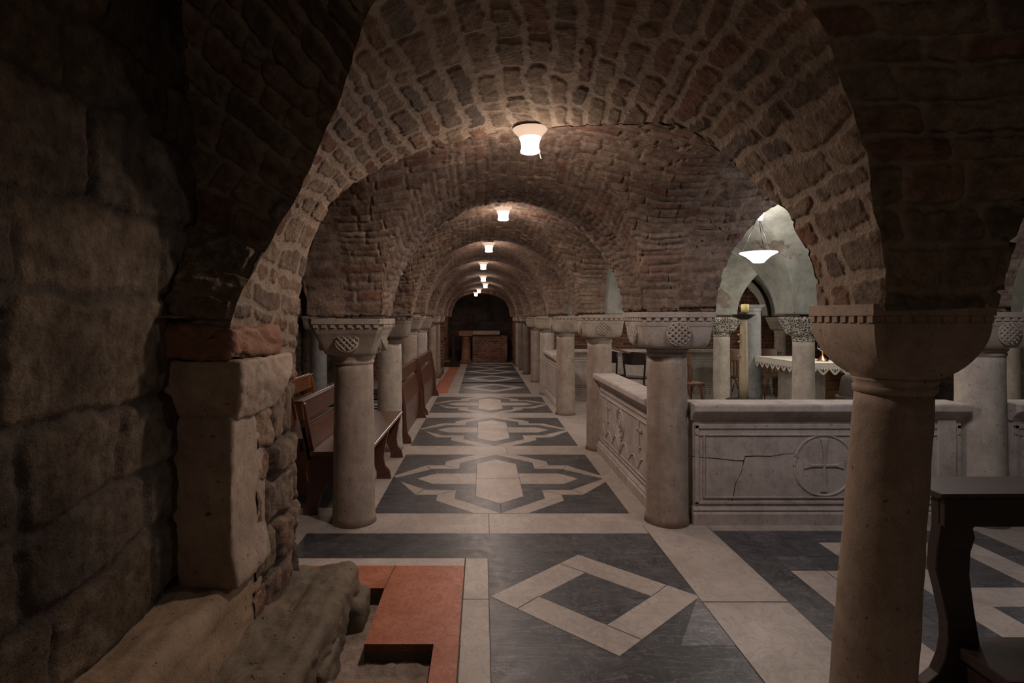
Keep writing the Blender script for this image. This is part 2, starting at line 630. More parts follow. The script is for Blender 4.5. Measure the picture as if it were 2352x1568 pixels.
# near bay: transverse band, black strip, red slab, pale strips, diamond field
fl.rect(-1.3, .05, 4.14, 4.55, 'white', 1, .98)
fl.rect(.05, 1.24, 4.14, 4.55, 'white', 1, 1.05)
fl.line((.055, 4.14), (.055, 4.55))
fl.rect(-1.3, .04, 3.71, 4.14, 'black', 1, .62)
fl.rect(-1.3, -.11, 3.60, 3.71, 'white', 1, 1.15)
fl.rect(PX0, -.11, PY1, 3.60, 'red', 1, 1.0)
fl.rect(PX1, -.11, PY2, PY1, 'red', 1, 1.0)
fl.rect(PX2, -.105, .2, PY2, 'red', 1, 1.0)
fl.line((-.577, 3.30), (-.56, 3.60), 4, .006)
fl.rect(-.11, .04, 3.17, 3.71, 'white', 1, 1.1)
fl.rect(-.11, .04, .2, 3.17, 'white', 1, 1.02)
fl.line((-.11, .2), (-.11, 3.71), 4, .008)
fl.line((-.11, 3.17), (.04, 3.17))
fl.line((.04, .2), (.04, 3.71))
DC = (.65, 3.2)
fx0, fx1, fy0, fy1 = .04, 1.24, 2.2, 4.14
fl.poly([(fx0, fy1), (fx0, DC[1]), (DC[0], DC[1]), (DC[0], fy1)], 'black', 1, .82)
fl.poly([(fx1, fy1), (fx1, DC[1]), (DC[0], DC[1]), (DC[0], fy1)], 'black', 1, .95)
fl.poly([(fx0, fy0), (fx0, DC[1]), (DC[0], DC[1]), (DC[0], fy0)], 'black', 1, 1.0)
fl.poly([(fx1, fy0), (fx1, DC[1]), (DC[0], DC[1]), (DC[0], fy0)], 'black', 1, .85)
fl.poly([(fx1, 2.72), (fx1, DC[1]), (.97, 2.72)], 'black', 2, 1.75)
fl.rect(fx0, fx1, .2, 2.2, 'white', 1)
hx, hy = .6, .565
ix, iy = .325, .30
out = [(DC[0] - hx, DC[1]), (DC[0], DC[1] + hy), (DC[0] + hx, DC[1]), (DC[0], DC[1] - hy)]
inn = [(DC[0] - ix, DC[1]), (DC[0], DC[1] + iy), (DC[0] + ix, DC[1]), (DC[0], DC[1] - iy)]
# four mitred slabs laid pinwheel fashion
for k in range(4):
    a, b, c, d = out[k], out[(k + 1) % 4], inn[(k + 1) % 4], inn[k]
    fl.poly([a, b, c, d], 'white', 3, [1.06, 1.0, 1.04, .98][k])
ab = lambda p, q, t: (p[0] + (q[0] - p[0]) * t, p[1] + (q[1] - p[1]) * t)
for k in range(4):
    fl.line(inn[k], ab(out[k], out[k - 1], .24), 5, .004)
fl.poly(inn, 'black', 3, .92)
# column line strip on the right
fl.rect(1.24, 1.73, 3.14, 4.55, 'white', 1, 1.03)
fl.rect(1.24, 1.73, 1.2, 3.13, 'white', 1, .95)
fl.line((1.24, 3.14), (1.73, 3.14))
for x in (1.24, 1.73):
    fl.line((x, .5), (x, 4.3))
fl.rect(1.73, 3.71, 4.19, 4.4, 'white', 1, .93)
for x in (1.95, 2.6, 3.2):
    fl.line((x, 4.19), (x - .05, 4.4))
# key pattern of the right-hand bay
rows = ["BBBBBBBBB", "BBBWWWWWB", "BBBWWBBWB", "BWWWWBBWB", "BWBBWWWWB", "BWBBWBBBB", "BWBBWBBBB", "BWWWWWWWB", "BBBBBBBBB"]
for r_, line_ in enumerate(rows):
    y1 = 4.19 - .2205 * r_
    for c_, ch in enumerate(line_):
        x0 = 1.73 + .22 * c_
        fl.rect(x0, x0 + .22, y1 - .2205, y1, 'black' if ch == 'B' else 'white', 1,
                random.uniform(.8, 1.15) if ch == 'B' else random.uniform(.98, 1.12))
for x in (1.95, 2.17, 2.39):
    fl.line((x, 2.2), (x, 4.19))
for y in (3.745, 3.53):
    fl.line((1.95, y), (2.7, y))
fl.rect(3.71, 4.2, .5, 4.4, 'white', 1, .95)


# cross-and-star inlay
def star(cx, cy, sx=1.0, sy=1.0):
    W, H = 1.05 * sx, .98 * sy
    fl.rect(cx - W, cx + W, cy - H, cy + H, 'black', 1, .8)

    def sym(q):
        q1 = [(x, y) for x, y in q]
        pts = q1 + [(-x, y) for x, y in q1[::-1][1:]]
        pts = pts + [(x, -y) for x, y in pts[::-1][1:]]
        res = []
        for p in pts:
            if not res or (abs(p[0] - res[-1][0]) + abs(p[1] - res[-1][1]) > 1e-6):
                res.append(p)
        if abs(res[0][0] - res[-1][0]) + abs(res[0][1] - res[-1][1]) < 1e-6:
            res.pop()
        return [(cx + x * sx, cy + y * sy) for x, y in res]
    # white outline, clipped by the field
    fl.poly(sym([(1.05, .105), (.76, .50), (.56, .50), (.56, .665), (.22, .98), (0, .98)]), 'white', 2, .97)
    fl.poly(sym([(1.05, 0), (.67, .365), (.40, .365), (.40, .61), (0, .98)]), 'black', 3, .95)
    fl.poly(sym([(.215, .55), (0, .75)])[:0] or [(cx + x * sx, cy + y * sy) for x, y in
            [(-.215, -.55), (0, -.75), (.215, -.55), (.215, .55), (0, .75), (-.215, .55)]], 'white', 5, 1.12)
    for s in (1, -1):
        fl.poly([(cx + s * x * sx, cy + y * sy) for x, y in [(.215, .18), (.63, .18), (.80, 0), (.63, -.18), (.215, -.18)]], 'white', 4, 1.04)
        fl.line((cx + s * .215, cy - .55 * sy), (cx + s * .215, cy + .55 * sy), 6, .004)
    for a_ in (1, -1):
        for b_ in (1, -1):
            fl.line((cx + a_ * .56, cy + b_ * .5 * sy), (cx + a_ * .4, cy + b_ * .365 * sy), 6, .004)
            fl.line((cx + a_ * .76, cy + b_ * .5 * sy), (cx + a_ * .63, cy + b_ * .18 * sy), 6, .004)
    fl.line((cx, cy - .98 * sy), (cx, cy - .75 * sy), 6, .005)
    fl.line((cx - .215, cy), (cx + .215, cy), 6, .004)


for cy, sy, xc in [(5.545, 1.0, .158), (7.96, 1.0, .155), (10.35, .97, .15)]:
    star(xc, cy, 1.0, sy)
for y in (6.72, 9.16, 11.52):
    fl.rect(-.9, .3, y - .19, y + .19, 'white', 1, 1.02)
    fl.rect(.3, 1.25, y - .19, y + .19, 'white', 1, .95)
    fl.line((.3, y - .19), (.3, y + .19))
# far diamonds with the red strip on their left
fl.rect(-.5, 1.05, 11.8, 19.2, 'black', 1, 1.0)
for y in (12.8, 14.75, 16.6, 18.3):
    c = .27
    o_ = [(c - .74, y), (c, y + .78), (c + .74, y), (c, y - .78)]
    i_ = [(c - .46, y), (c, y + .46), (c + .46, y), (c, y - .46)]
    fl.poly(o_, 'white', 2, 1.0)
    fl.poly(i_, 'black', 3, .9)
for y in (13.75, 15.65, 17.45, 19.1):
    fl.rect(-.5, 1.05, y - .08, y + .08, 'white', 1, .95)
fl.rect(-1.05, -.74, 11.85, 18.6, 'red', 1, .95)
fl.rect(-.74, -.5, 11.8, 18.8, 'white', 1, .85)
# choir floor inlay seen past the altar
for k in range(6):
    x0 = 4.4 + k * .8
    fl.poly([(x0, 10.2), (x0 + .75, 10.2), (x0 + .38, 10.9)], 'black', 1, 1.0)
    fl.poly([(x0 + .4, 10.98), (x0 + 1.1, 10.98), (x0 + .76, 10.3)], 'black', 1, 1.0)
fl.rect(3.5, 9, 9.75, 10.0, 'black', 1, 1.0)
for k in range(5):
    fl.poly([(1.9 + k * .5, 9.5 + (k % 2) * .3), (2.5 + k * .5, 9.9), (1.9 + k * .5, 10.3)], 'black', 1, 1.1)
# left aisle dark border
fl.rect(-2.6, -1.25, 4.7, 6.5, 'black', 1, .55)
fl.rect(-2.6, -1.25, 7.1, 9.0, 'black', 1, .6)
me = bpy.data.meshes.new('floor')
fl.bm.to_mesh(me)
fl.bm.free()
for m_ in fl.mats:
    me.materials.append(M[m_])
floor = bpy.data.objects.new('floor', me)
COL.objects.link(floor)
struct(floor)

# gravel in the pit
n = 150
gx, gy = np.meshgrid(np.linspace(-1.35, -.2, 110), np.linspace(.6, 3.34, 220), indexing='ij')
gz = -.115 + .03 * fbm(gx / .25, gy / .25, 3) + .022 * (fbm(gx / .035, gy / .035, 9, 2) - .3)
g = grid_obj('gravel', np.stack([gx, gy, gz], -1), None, M['gravel'])
tag(g, 'pale gravel lying in the open pit beside the red floor slab', 'gravel', kind='stuff')


# ----------------------------------------------------------------------------------- rough stones
def rough_block(name, x0, x1, y0, y1, z0, z1, n=26, rnd=.25, amp=.02, seed=0, mat=None, taper=None, parent=None, off=(0, 0, 0)):
    bm = bmesh.new()
    bmesh.ops.create_cube(bm, size=2)
    bmesh.ops.subdivide_edges(bm, edges=bm.edges[:], cuts=n, use_grid_fill=True)
    P = np.array([v.co for v in bm.verts])
    hs = np.array([(x1 - x0) / 2, (y1 - y0) / 2, (z1 - z0) / 2])
    c = np.array([(x0 + x1) / 2, (y0 + y1) / 2, (z0 + z1) / 2])
    Q = P * hs
    r = rnd * hs.min()
    inner = np.clip(Q, -(hs - r), hs - r)
    d = Q - inner
    L = np.linalg.norm(d, axis=1, keepdims=True)
    nrm = np.where(L > 1e-9, d / np.maximum(L, 1e-9), P / np.linalg.norm(P, axis=1, keepdims=True))
    Q = np.where(L > 1e-9, inner + nrm * r, Q)
    if taper is not None:
        Q = taper(Q, hs)
    W = Q + c
    nz = (fbm(W[:, 0] / .16 + W[:, 2] / .21, W[:, 1] / .16 - W[:, 2] / .3, seed) - .5) + .5 * (fbm(W[:, 0] / .05 + W[:, 2] / .06, W[:, 1] / .05 + W[:, 2] / .045, seed + 5, 3) - .5)
    W = W + nrm * (nz * 2 * amp)[:, None] + np.array(off)
    for v, p in zip(bm.verts, W):
        v.co = p
    for f in bm.faces:
        f.smooth = True
    return obj(name, bm, mat, parent)


LWX = -1.27      # left wall plane
# left foreground wall: big weathered blocks
Y_, Z_ = np.meshgrid(np.linspace(.35, 2.62, 230), np.linspace(0, 3.7, 330), indexing='ij')
X_ = np.full_like(Y_, LWX) - .02 * np.sin(Y_ * 3)
X_ = X_ + np.where(Z_ > 2.5, (Z_ - 2.5) * .12, 0)
struct(masonry_grid('wall_left', np.stack([X_, Y_, Z_], -1), Y_, Z_, (0, 1.5, 1.6), M['rubble'], 21, .62, .33, .035, .032, warp=.07, rnd=.05, soft=.016))
# rubble end of the wall behind the pilaster, then its return towards the left aisle
path = np.array([(-1.06, 2.58), (-1.055, 2.75), (-1.045, 2.95), (-1.06, 3.08), (-1.13, 3.16), (-1.6, 3.25), (-2.9, 3.35)])
pp, L = resample(path, 200)
sl = np.linspace(0, L, 200)
S, Z_ = np.meshgrid(sl, np.linspace(-.12, 2.6, 220), indexing='ij')
P = np.stack([np.repeat(pp[:, :1], 220, 1), np.repeat(pp[:, 1:2], 220, 1), Z_], -1)
P[..., 0] += np.where(Z_ < .35, .02, 0)
struct(masonry_grid('wall_pier', P, S, Z_, (0.3, 3.6, 1.4), M['pier'], 32, .40, .20, .03, .06, warp=.05, rnd=.05, soft=.012))

# plinth ledge under the pilaster
lg = rough_block('stone_ledge', -1.45, -1.05, .3, 2.72, -.14, .47, n=40, rnd=.35, amp=.02, seed=4, mat=M['ledge'])
tag(lg, 'tan stone ledge running along the foot of the left wall', 'ledge')
# the pilaster
pil = empty('stone_pilaster', (-1.16, 2.5, .47), 'squared limestone pilaster with chamfered foot built against the left wall', 'pilaster')


def tap_shaft(Q, hs):
    t = np.clip((-Q[:, 2] - (hs[2] - .16)) / .16, 0, 1)
    Q[:, 0] += t * .03
    Q[:, 1] *= 1 - .0 * t
    return Q


def tap_cap(Q, hs):
    t = np.clip((Q[:, 2] + hs[2]) / (1.2 * hs[2]), 0, 1)
    k = .70 + .30 * np.minimum(1, t ** .8)
    Q[:, 0] *= k
    Q[:, 1] *= k
    return Q


rough_block('shaft', -.14, .115, -.17, .20, -.01, .72, n=30, rnd=.10, amp=.012, seed=8, mat=M['pilaster'], taper=tap_shaft, parent=pil)
rough_block('capital', -.22, .185, -.235, .37, .69, .955, n=30, rnd=.12, amp=.012, seed=9, mat=M['pilaster'], taper=tap_cap, parent=pil)
tag(rough_block('stone_brick', -1.30, -.985, 2.215, 2.72, 1.43, 1.57, n=24, rnd=.45, amp=.028, seed=15, mat=M['redstone']),
    'orange-red brick lying on top of the pilaster capital', 'brick')
# blocks on the floor at the pier
tag(rough_block('stone_block', -1.13, -.71, 2.02, 3.22, -.13, .20, n=44, rnd=.32, amp=.028, seed=12, mat=M['block']),
    'large worn dark stone block lying at the foot of the left pier', 'stone block')
tag(rough_block('stone', -.75, -.645, 3.0, 3.25, -.13, .055, n=14, rnd=.7, amp=.012, seed=16, mat=M['block']),
    'small rounded stone between the dark block and the small slot', 'stone')
tag(rough_block('stone', -.77, -.69, 2.42, 2.72, -.13, .05, n=14, rnd=.6, amp=.016, seed=18, mat=M['block']),
    'thin broken stone leaning on the right side of the dark block', 'stone')
tag(rough_block('stone', -.95, -.33, 2.1, 2.52, -.16, -.02, n=20, rnd=.6, amp=.02, seed=22, mat=M['ledge']),
    'flat tan stone in the gravel pit at the bottom of the photo', 'stone')

# ----------------------------------------------------------------------------------- arch over the camera bay
BA, BB, BC, BZ = 1.2, 1.06, .2, 1.62


def on_barrel(px, py, b=BB):
    """point where a sight line meets the elliptical barrel over the aisle"""
    kx, kz = (px - CX) / F, -(py - CY) / F
    dz = EYE - BZ
    A_ = kx * kx / BA ** 2 + kz * kz / b ** 2
    B_ = -2 * kx * BC / BA ** 2 + 2 * kz * dz / b ** 2
    C_ = BC * BC / BA ** 2 + dz * dz / b ** 2 - 1
    Y = (-B_ + math.sqrt(B_ * B_ - 4 * A_ * C_)) / (2 * A_)
    return at(px, py, Y)


near_l = [at(528, 818, 2.27), at(535, 760, 2.27), at(548, 690, 2.26), on_barrel(620, 560, 1.0), on_barrel(690, 430, .98), on_barrel(780, 230, 1.04), on_barrel(860, 0, 1.1)]
near_c = [(-.10, 1.72, 2.76), (.25, 1.68, 2.80), (.62, 1.64, 2.75)]
near_r = [on_barrel(1850, 0, 1.1), on_barrel(1930, 180, 1.08), on_barrel(1990, 350), on_barrel(2015, 500), on_barrel(2028, 620), at(2032, 712, 1.95)]
far_px = [(678, 835), (683, 760), (691, 660), (704, 595), (731, 525), (762, 465), (815, 420), (880, 385), (975, 347), (1103, 314), (1249, 296), (1445, 284), (1560, 290),
          (1641, 338), (1690, 382), (1744, 431), (1778, 462), (1812, 486), (1827, 529), (1856, 578), (1874, 632), (1881, 725)]
far = [on_barrel(*p) if 100 < i < 0 or (p[1] < 640 and i > 3) else on_barrel(p[0], min(p[1], 700)) if i > 8 else at(p[0], p[1], 3.0) for i, p in enumerate(far_px)]
far[-1] = at(1881, 725, 2.33)
far[3] = at(*far_px[3], 2.99)
FARX = np.array([p[0] for p in far])
FARY = np.array([p[1] for p in far])
_o = np.argsort(FARX)
FARX, FARY = FARX[_o], FARY[_o]
NA, ND = 760, 170
Nn, Ln = resample(near_l + near_c + near_r, NA)
Ff, Lf = resample(far, NA)
# match near and far curves by fraction of the half-arch (spring to crown)
w = np.linspace(0, 1, ND)[None, :, None]
P = Nn[:, None] * (1 - w) + Ff[:, None] * w
arc = np.linspace(0, (Ln + Lf) / 2, NA)[:, None] * np.ones((1, ND))
dep = np.linalg.norm(Ff - Nn, axis=1)
S = P[..., 1].copy()
mid = np.array([.2, 2.4, 1.5])
fade = np.clip(w[..., 0] / .04, 0, 1) * np.ones((NA, 1))
# ragged brick ends along the near edge, shared with the face so that the two meet
Nn[:, 0] += .02 * (fbm(np.linspace(0, Ln, NA) / .11, np.full(NA, .3), 71, 3) - .5)
Nn[:, 1] += .05 * (fbm(np.linspace(0, Ln, NA) / .12, np.full(NA, 5.3), 72, 3) - .5)
P = Nn[:, None] * (1 - w) + Ff[:, None] * w
ARCH = M['arch']
struct(masonry_grid('ceiling_arch', P, S, arc, mid, ARCH, 41, .27, .120, .040, .010, fade, warp=.055, rnd=.04, soft=.005))
# its face towards the camera: radiating bricks, spandrel up to the vault
NR = 90
cen = np.array([.2, 2.0, 1.5])
O = np.zeros_like(Nn)
for i in range(NA):
    d = Nn[i] - cen
    a = math.atan2(d[2], d[0])
    if d[0] < 0:
        tx = (LWX - .12 - cen[0]) / math.cos(a) if math.cos(a) < -1e-3 else 9
    else:
        z = Nn[i][2]
        tx = 9
    tz = (3.75 - cen[2]) / max(math.sin(a), 1e-3)
    L = min(tx, tz, 4)
    O[i] = (cen[0] + L * math.cos(a), Nn[i][1], cen[2] + L * math.sin(a))
    if d[0] >= 0:
        # right side ends on the next arch, which springs from the outer side of the same column
        z = Nn[i][2]
        xr = np.interp(z, [1.64, 1.9, 2.1, 2.3, 2.45, 2.7, 3.2], [1.80, 1.83, 1.90, 2.04, 2.3, 2.9, 3.4])
        O[i] = (max(xr, Nn[i][0] + .05), Nn[i][1], np.interp(z, [1.64, 2.1, 2.45, 2.7, 3.2], [1.64, 2.13, 2.55, 3.2, 3.75]))
w2 = np.linspace(0, 1, NR)[None, :, None]
P = Nn[:, None] * (1 - w2) + O[:, None] * w2
rl = np.linalg.norm(O - Nn, axis=1)
S = w2[..., 0] * rl[:, None]
struct(masonry_grid('wall_front', P, S, np.linspace(0, Ln, NA)[:, None] * np.ones((1, NR)), (.2, -3, 1.6), ARCH, 47, .27, .125, .026, .035, fade=np.clip(w2[..., 0] / .06, 0, 1) * np.ones((NA, 1)), warp=.03, rnd=.03, soft=.008))
# back face of the arch, towards the next bay
O2 = Ff.copy()
for i in range(NA):
    d = Ff[i] - np.array([.25, 2.6, 1.6])
    L = max(np.linalg.norm(d[[0, 2]]), 1e-3)
    O2[i, 0] += d[0] / L * .38
    O2[i, 2] += max(d[2], 0) / L * .38
w3 = np.linspace(0, 1, 26)[None, :, None]
P = Ff[:, None] * (1 - w3) + O2[:, None] * w3
struct(masonry_grid('wall_arch_back', P, w3[..., 0] * np.full((NA, 1), .38), np.linspace(0, Lf, NA)[:, None] * np.ones((1, 26)), (.2, 5, 1.6), M['vault'], 49, .22, .11, .02, .02))
# outer flank of the right springing, seen only from the right bay
fl_i = [i for i in range(NA) if Nn[i][0] > 1.0]
A = O[fl_i]
B = A.copy()
B[:, 1] = 2.36
P = np.stack([A * (1 - t) + B * t for t in np.linspace(0, 1, 30)], 1)
S = np.linspace(0, .4, 30)[None, :] * np.ones((len(fl_i), 1))
T = np.linspace(0, 1, len(fl_i))[:, None] * np.ones((1, 30)) * 1.8
struct(masonry_grid('wall_springer', P, S, T, (4, 2, 1.6), ARCH, 51, .25, .12, .022, .05, warp=.03))


# ----------------------------------------------------------------------------------- groin vaults
def bay(name, P00, P10, P01, P11, web, rt_f, rt_b, rl_l, rl_r, n, mat, seed, bw=.24, bh=.07, amp=.03, half=False, spring=SPRING, plain=False, hs=.27, mortar=.018, warp=.03, stilt=1.0, clip=None):
    P00, P10, P01, P11 = [np.array(p, float) for p in (P00, P10, P01, P11)]
    wx = .5 * (np.linalg.norm(P10 - P00) + np.linalg.norm(P11 - P01)) / 2
    wy = .5 * (np.linalg.norm(P01 - P00) + np.linalg.norm(P11 - P10)) / 2
    u0 = v0 = 1 - hs / 1.235
    nb = max(5, int(n * .22))

    def samples(a):
        th = np.linspace(-PI / 2, PI / 2, 2 * n + 1)
        ins = a * np.sin(th)
        ins[0] *= .9995
        ins[-1] *= .9995
        # a few extra even samples keep the crown from getting coarse
        return np.r_[np.linspace(-1, -a, nb), ins, np.linspace(a, 1, nb)], np.r_[np.zeros(nb), np.ones(2 * n + 1), np.zeros(nb)]
    us, ui = samples(u0)
    vs, vi = samples(v0)
    if half:      # the front half stays at crown height up to the great arch
        keep = vs > -.72
        vs, vi = vs[keep], vi[keep]
    U, V = np.meshgrid(us, vs, indexing='ij')
    IU, IV = np.meshgrid(ui, vi, indexing='ij')
    cu = np.sqrt(np.maximum(0, 1 - (U / u0) ** 2)) ** stilt
    cv = np.sqrt(np.maximum(0, 1 - (V / v0) ** 2)) ** stilt
    if half:
        cv = np.where(V < 0, 1, cv)
        IV = np.where(V < 0, 1, IV)
        tv = np.clip(V / v0, 0, 1)
        ue = min(1.2 / wx, .95) * (1 - tv ** 2) + u0 * tv ** 2
        cu = np.where(IU > 0, np.sqrt(np.maximum(0, 1 - (U / ue) ** 2)), cu)
    rt = np.where(V < 0, rt_f, rt_b)
    rl = np.where(U < 0, rl_l, rl_r)
    z = np.zeros_like(U)
    inn_ = (IU > 0) & (IV > 0)
    if half:
        # front half: plain barrel along the aisle, so the side spans drop like the arch itself
        wf = web + (rt - web) * np.clip(V / v0, 0, 1) ** 2
        wl = web + (rl - web) * np.clip(np.abs(U) / u0, 0, 1) ** 2
        wu, wv = wf * cu, np.where(V < 0, wl, wl * cv)
    else:
        wu = (web + (rt - web) * np.clip(np.abs(V) / v0, 0, 1) ** 2) * cu
        wv = (web + (rl - web) * np.clip(np.abs(U) / u0, 0, 1) ** 2) * cv
    z = np.where(inn_, np.maximum(wu, wv), z)
    z = np.where((IU > 0) & (IV == 0), rt * cu, z)
    z = np.where((IU == 0) & (IV > 0), rl * cv, z)
    su, sv = (U + 1) / 2, (V + 1) / 2
    XY = (P00[None, None] * ((1 - su) * (1 - sv))[..., None] + P10 * (su * (1 - sv))[..., None]
          + P01 * ((1 - su) * sv)[..., None] + P11 * (su * sv)[..., None])
    sp_l, sp_r = spring if isinstance(spring, tuple) else (spring, spring)
    P = np.concatenate([XY, (sp_l * (1 - su) + sp_r * su + z)[..., None]], -1)
    thu = np.arcsin(np.clip(U / u0, -1, 1)) * wx
    thv = np.arcsin(np.clip(V / v0, -1, 1)) * wy
    alongY = np.where(inn_, wu >= wv, IU > 0)
    S = np.where(alongY, XY[..., 1], XY[..., 0])
    T = np.where(alongY, thu + 40, thv)
    c = (P00 + P10 + P01 + P11) / 4
    ref = np.array([c[0], c[1], 1.0])
    fade = np.clip((1 - np.abs(V)) / .05, 0, 1) * np.clip((1 - np.abs(U)) / .05, 0, 1)
    if half:
        fade = np.clip((1 - V) / .05, 0, 1) * np.clip((1 - np.abs(U)) / .05, 0, 1)
    if plain:
        nz = fbm(XY[..., 0] / .4, XY[..., 1] / .4 + z, seed, 3) - .5
        N = normals(P, ref)
        return struct(grid_obj(name, P + N * (nz * amp * fade)[..., None], None, mat))
    h, r1, mm, r2 = masonry(S, T, seed, bw, bh, mortar, warp, .02, .006)
    N = normals(P, ref)
    N[..., 2] = np.minimum(N[..., 2], .2)
    if clip is not None:
        o_ = grid_obj(name, P + N * ((h - .4) * amp * fade)[..., None], np.stack([r1, mm, r2], -1), mat)
        bm_ = bmesh.new()
        bm_.from_mesh(o_.data)
        kill = [v for v in bm_.verts if v.co.y < clip(v.co.x)]
        bmesh.ops.delete(bm_, geom=kill, context='VERTS')
        bm_.to_mesh(o_.data)
        bm_.free()
        return struct(o_)
    return struct(grid_obj(name, P + N * ((h - .4) * amp * fade)[..., None], np.stack([r1, mm, r2], -1), mat))


RC = [(1.55, 2.15), (1.46, 4.4), (1.44, 6.83), (1.39, 9.28), (1.37, 11.75), (1.355, 14.0), (1.28, 16.2), (1.22, 18.75)]
LC = [(-1.15, 2.15), (-1.01, 4.4), (-1.13, 6.83), (-1.225, 9.28), (-1.276, 11.75), (-1.25, 14.0), (-1.29, 16.2), (-1.30, 18.75)]
webs = [1.10, 1.09, 1.06, 1.02, .95, .93, .88]
ns = [120, 95, 64, 44, 34, 30, 30]
for i in range(7):
    bay('ceiling_aisle', LC[i], RC[i], LC[i + 1], RC[i + 1], webs[i], .95, .95, .97 if i == 0 else .85, .90 if i == 0 else .85, ns[i], M['vault'] if i < 2 else M['vault_far'], 60 + i,
        half=(i == 0), clip=(lambda x: float(np.interp(x, FARX, FARY)) - (.17 if -.9 < x < .95 else .10 if x > -.9 else -.05)) if i == 0 else None, amp=.022 if i < 2 else .016, bh=.075 if i < 2 else .085, spring=(1.60, 1.645) if i < 2 else SPRING, mortar=.014)
# right bay beside the aisle (brick) and choir bays (plaster)
R2X, R3X = 3.93, 6.4
bay('ceiling_right', RC[0], (4.0, 2.1), RC[1], (R2X, 4.4), 1.0, .95, .95, .9, .9, 56, M['vault'], 81, half=True, spring=1.645)
bay('ceiling_choir', RC[1], (R2X, 4.4), RC[2], (R2X, 6.83), 1.1, .95, .98, .85, .98, 44, M['plaster'], 83, plain=True, amp=.03, hs=.24)
bay('ceiling_choir', RC[2], (R2X, 6.83), RC[3], (R2X, 9.28), 1.1, .98, .98, .9, .98, 40, M['plaster'], 84, plain=True, amp=.03, hs=.22)
bay('ceiling_choir', RC[3], (R2X, 9.28), RC[4], (R2X, 11.75), 1.1, .98, .98, .9, .98, 30, M['vault_far'], 85)
bay('ceiling_choir', (R2X, 4.4), (R3X, 4.4), (R2X, 6.83), (R3X, 6.83), 1.1, .98, .98, .98, .98, 34, M['plaster'], 86, plain=True, amp=.03, hs=.24)
bay('ceiling_choir', (R2X, 6.83), (R3X, 6.83), (R2X, 9.28), (R3X, 9.28), 1.1, .98, .98, .98, .98, 40, M['plaster'], 87, plain=True, amp=.03, hs=.22)
bay('ceiling_choir', (R2X, 9.28), (R3X, 9.28), (R2X, 11.75), (R3X + .05, 12.0), 1.1, .98, .98, .98, .98, 34, M['plaster'], 88, plain=True, amp=.03, hs=.22)
bay('ceiling_choir', RC[4], (R2X, 11.75), RC[5], (R2X, 14.0), 1.0, .95, .95, .9, .95, 26, M['vault_far'], 89)
bay('ceiling_choir', (R2X, 11.75), (R3X, 12.0), (R2X, 14.0), (R3X, 14.2), 1.0, .95, .95, .9, .95, 26, M['plaster'], 90, plain=True, amp=.03)
bay('ceiling_choir', (R3X, 4.4), (8.9, 4.4), (R3X, 6.83), (8.9, 6.83), 1.0, .95, .95, .9, .95, 22, M['plaster'], 91, plain=True, amp=.03)
bay('ceiling_choir', (R3X, 6.83), (8.9, 6.83), (R3X, 9.28), (8.9, 9.28), 1.0, .95, .95, .9, .95, 22, M['plaster'], 92, plain=True, amp=.03)
bay('ceiling_choir', (R3X, 9.28), (8.9, 9.28), (R3X, 12.0), (8.9, 12.0), 1.0, .95, .95, .9, .95, 22, M['plaster'], 93, plain=True, amp=.03)
# left aisle
LX2 = -3.5
for i in range(1, 5):
    bay('ceiling_left', (LX2, LC[i][1]), LC[i], (LX2, LC[i + 1][1]), LC[i + 1], 1.0, .93, .93, .9, .85, 34 if i < 3 else 24, M['vault_far'], 100 + i)
bay('ceiling_left', (LX2, 2.15), LC[0], (LX2, 4.4), LC[1], 1.0, .93, .93, .9, .97, 44, M['vault'], 99, spring=(1.62, 1.60))


# roof slab that closes the vaults from above
bm = bmesh.new()
box(bm, -8, 10, -1.5, 22, 3.8, 3.95)
struct(obj('ceiling_slab', bm, M['darkstone']))


def flat_wall(name, A, B, z0, z1, ref, mat, seed, bw=.26, bh=.085, mortar=.016, amp=.015, res=.03, **kw):
    A, B = np.array(A, float), np.array(B, float)
    L = np.linalg.norm(B - A)
    n1, n2 = max(4, int(L / res)), max(4, int((z1 - z0) / res))
    s, z = np.meshgrid(np.linspace(0, L, n1), np.linspace(z0, z1, n2), indexing='ij')
    xy = A + (B - A) * (s / L)[..., None]
    return struct(masonry_grid(name, np.concatenate([xy, z[..., None]], -1), s, z, ref, mat, seed, bw, bh, mortar, amp, **kw))


flat_wall('wall_left_aisle', (-3.75, 3.2), (-3.75, 15), 0, 3.2, (0, 8, 1.5), M['rubble'], 201, .35, .16, .03, .03, .03)
flat_wall('wall_left_far', (-3.75, 14.2), (-1.35, 14.2), 0, 3.2, (-2, 5, 1.5), M['redbrick'], 203, res=.03)
flat_wall('wall_choir_back', (1.42, 13.9), (9.2, 13.9), 0, 3.1, (3, 5, 1.5), M['redbrick'], 205, .30, .10, .02, .02, .025)
flat_wall('wall_right', (8.95, 0), (8.95, 14), 0, 3.3, (3, 5, 1.5), M['darkstone'], 207, .4, .2, .03, .03, .05)
flat_wall('wall_right_far', (1.40, 14.0), (1.30, 19), 0, 3.0, (0, 16, 1.5), M['redbrick'], 209, res=.03)
flat_wall('wall_left_end', (-1.42, 14.2), (-1.36, 19), 0, 3.0, (0, 16, 1.5), M['redbrick'], 211, res=.03)

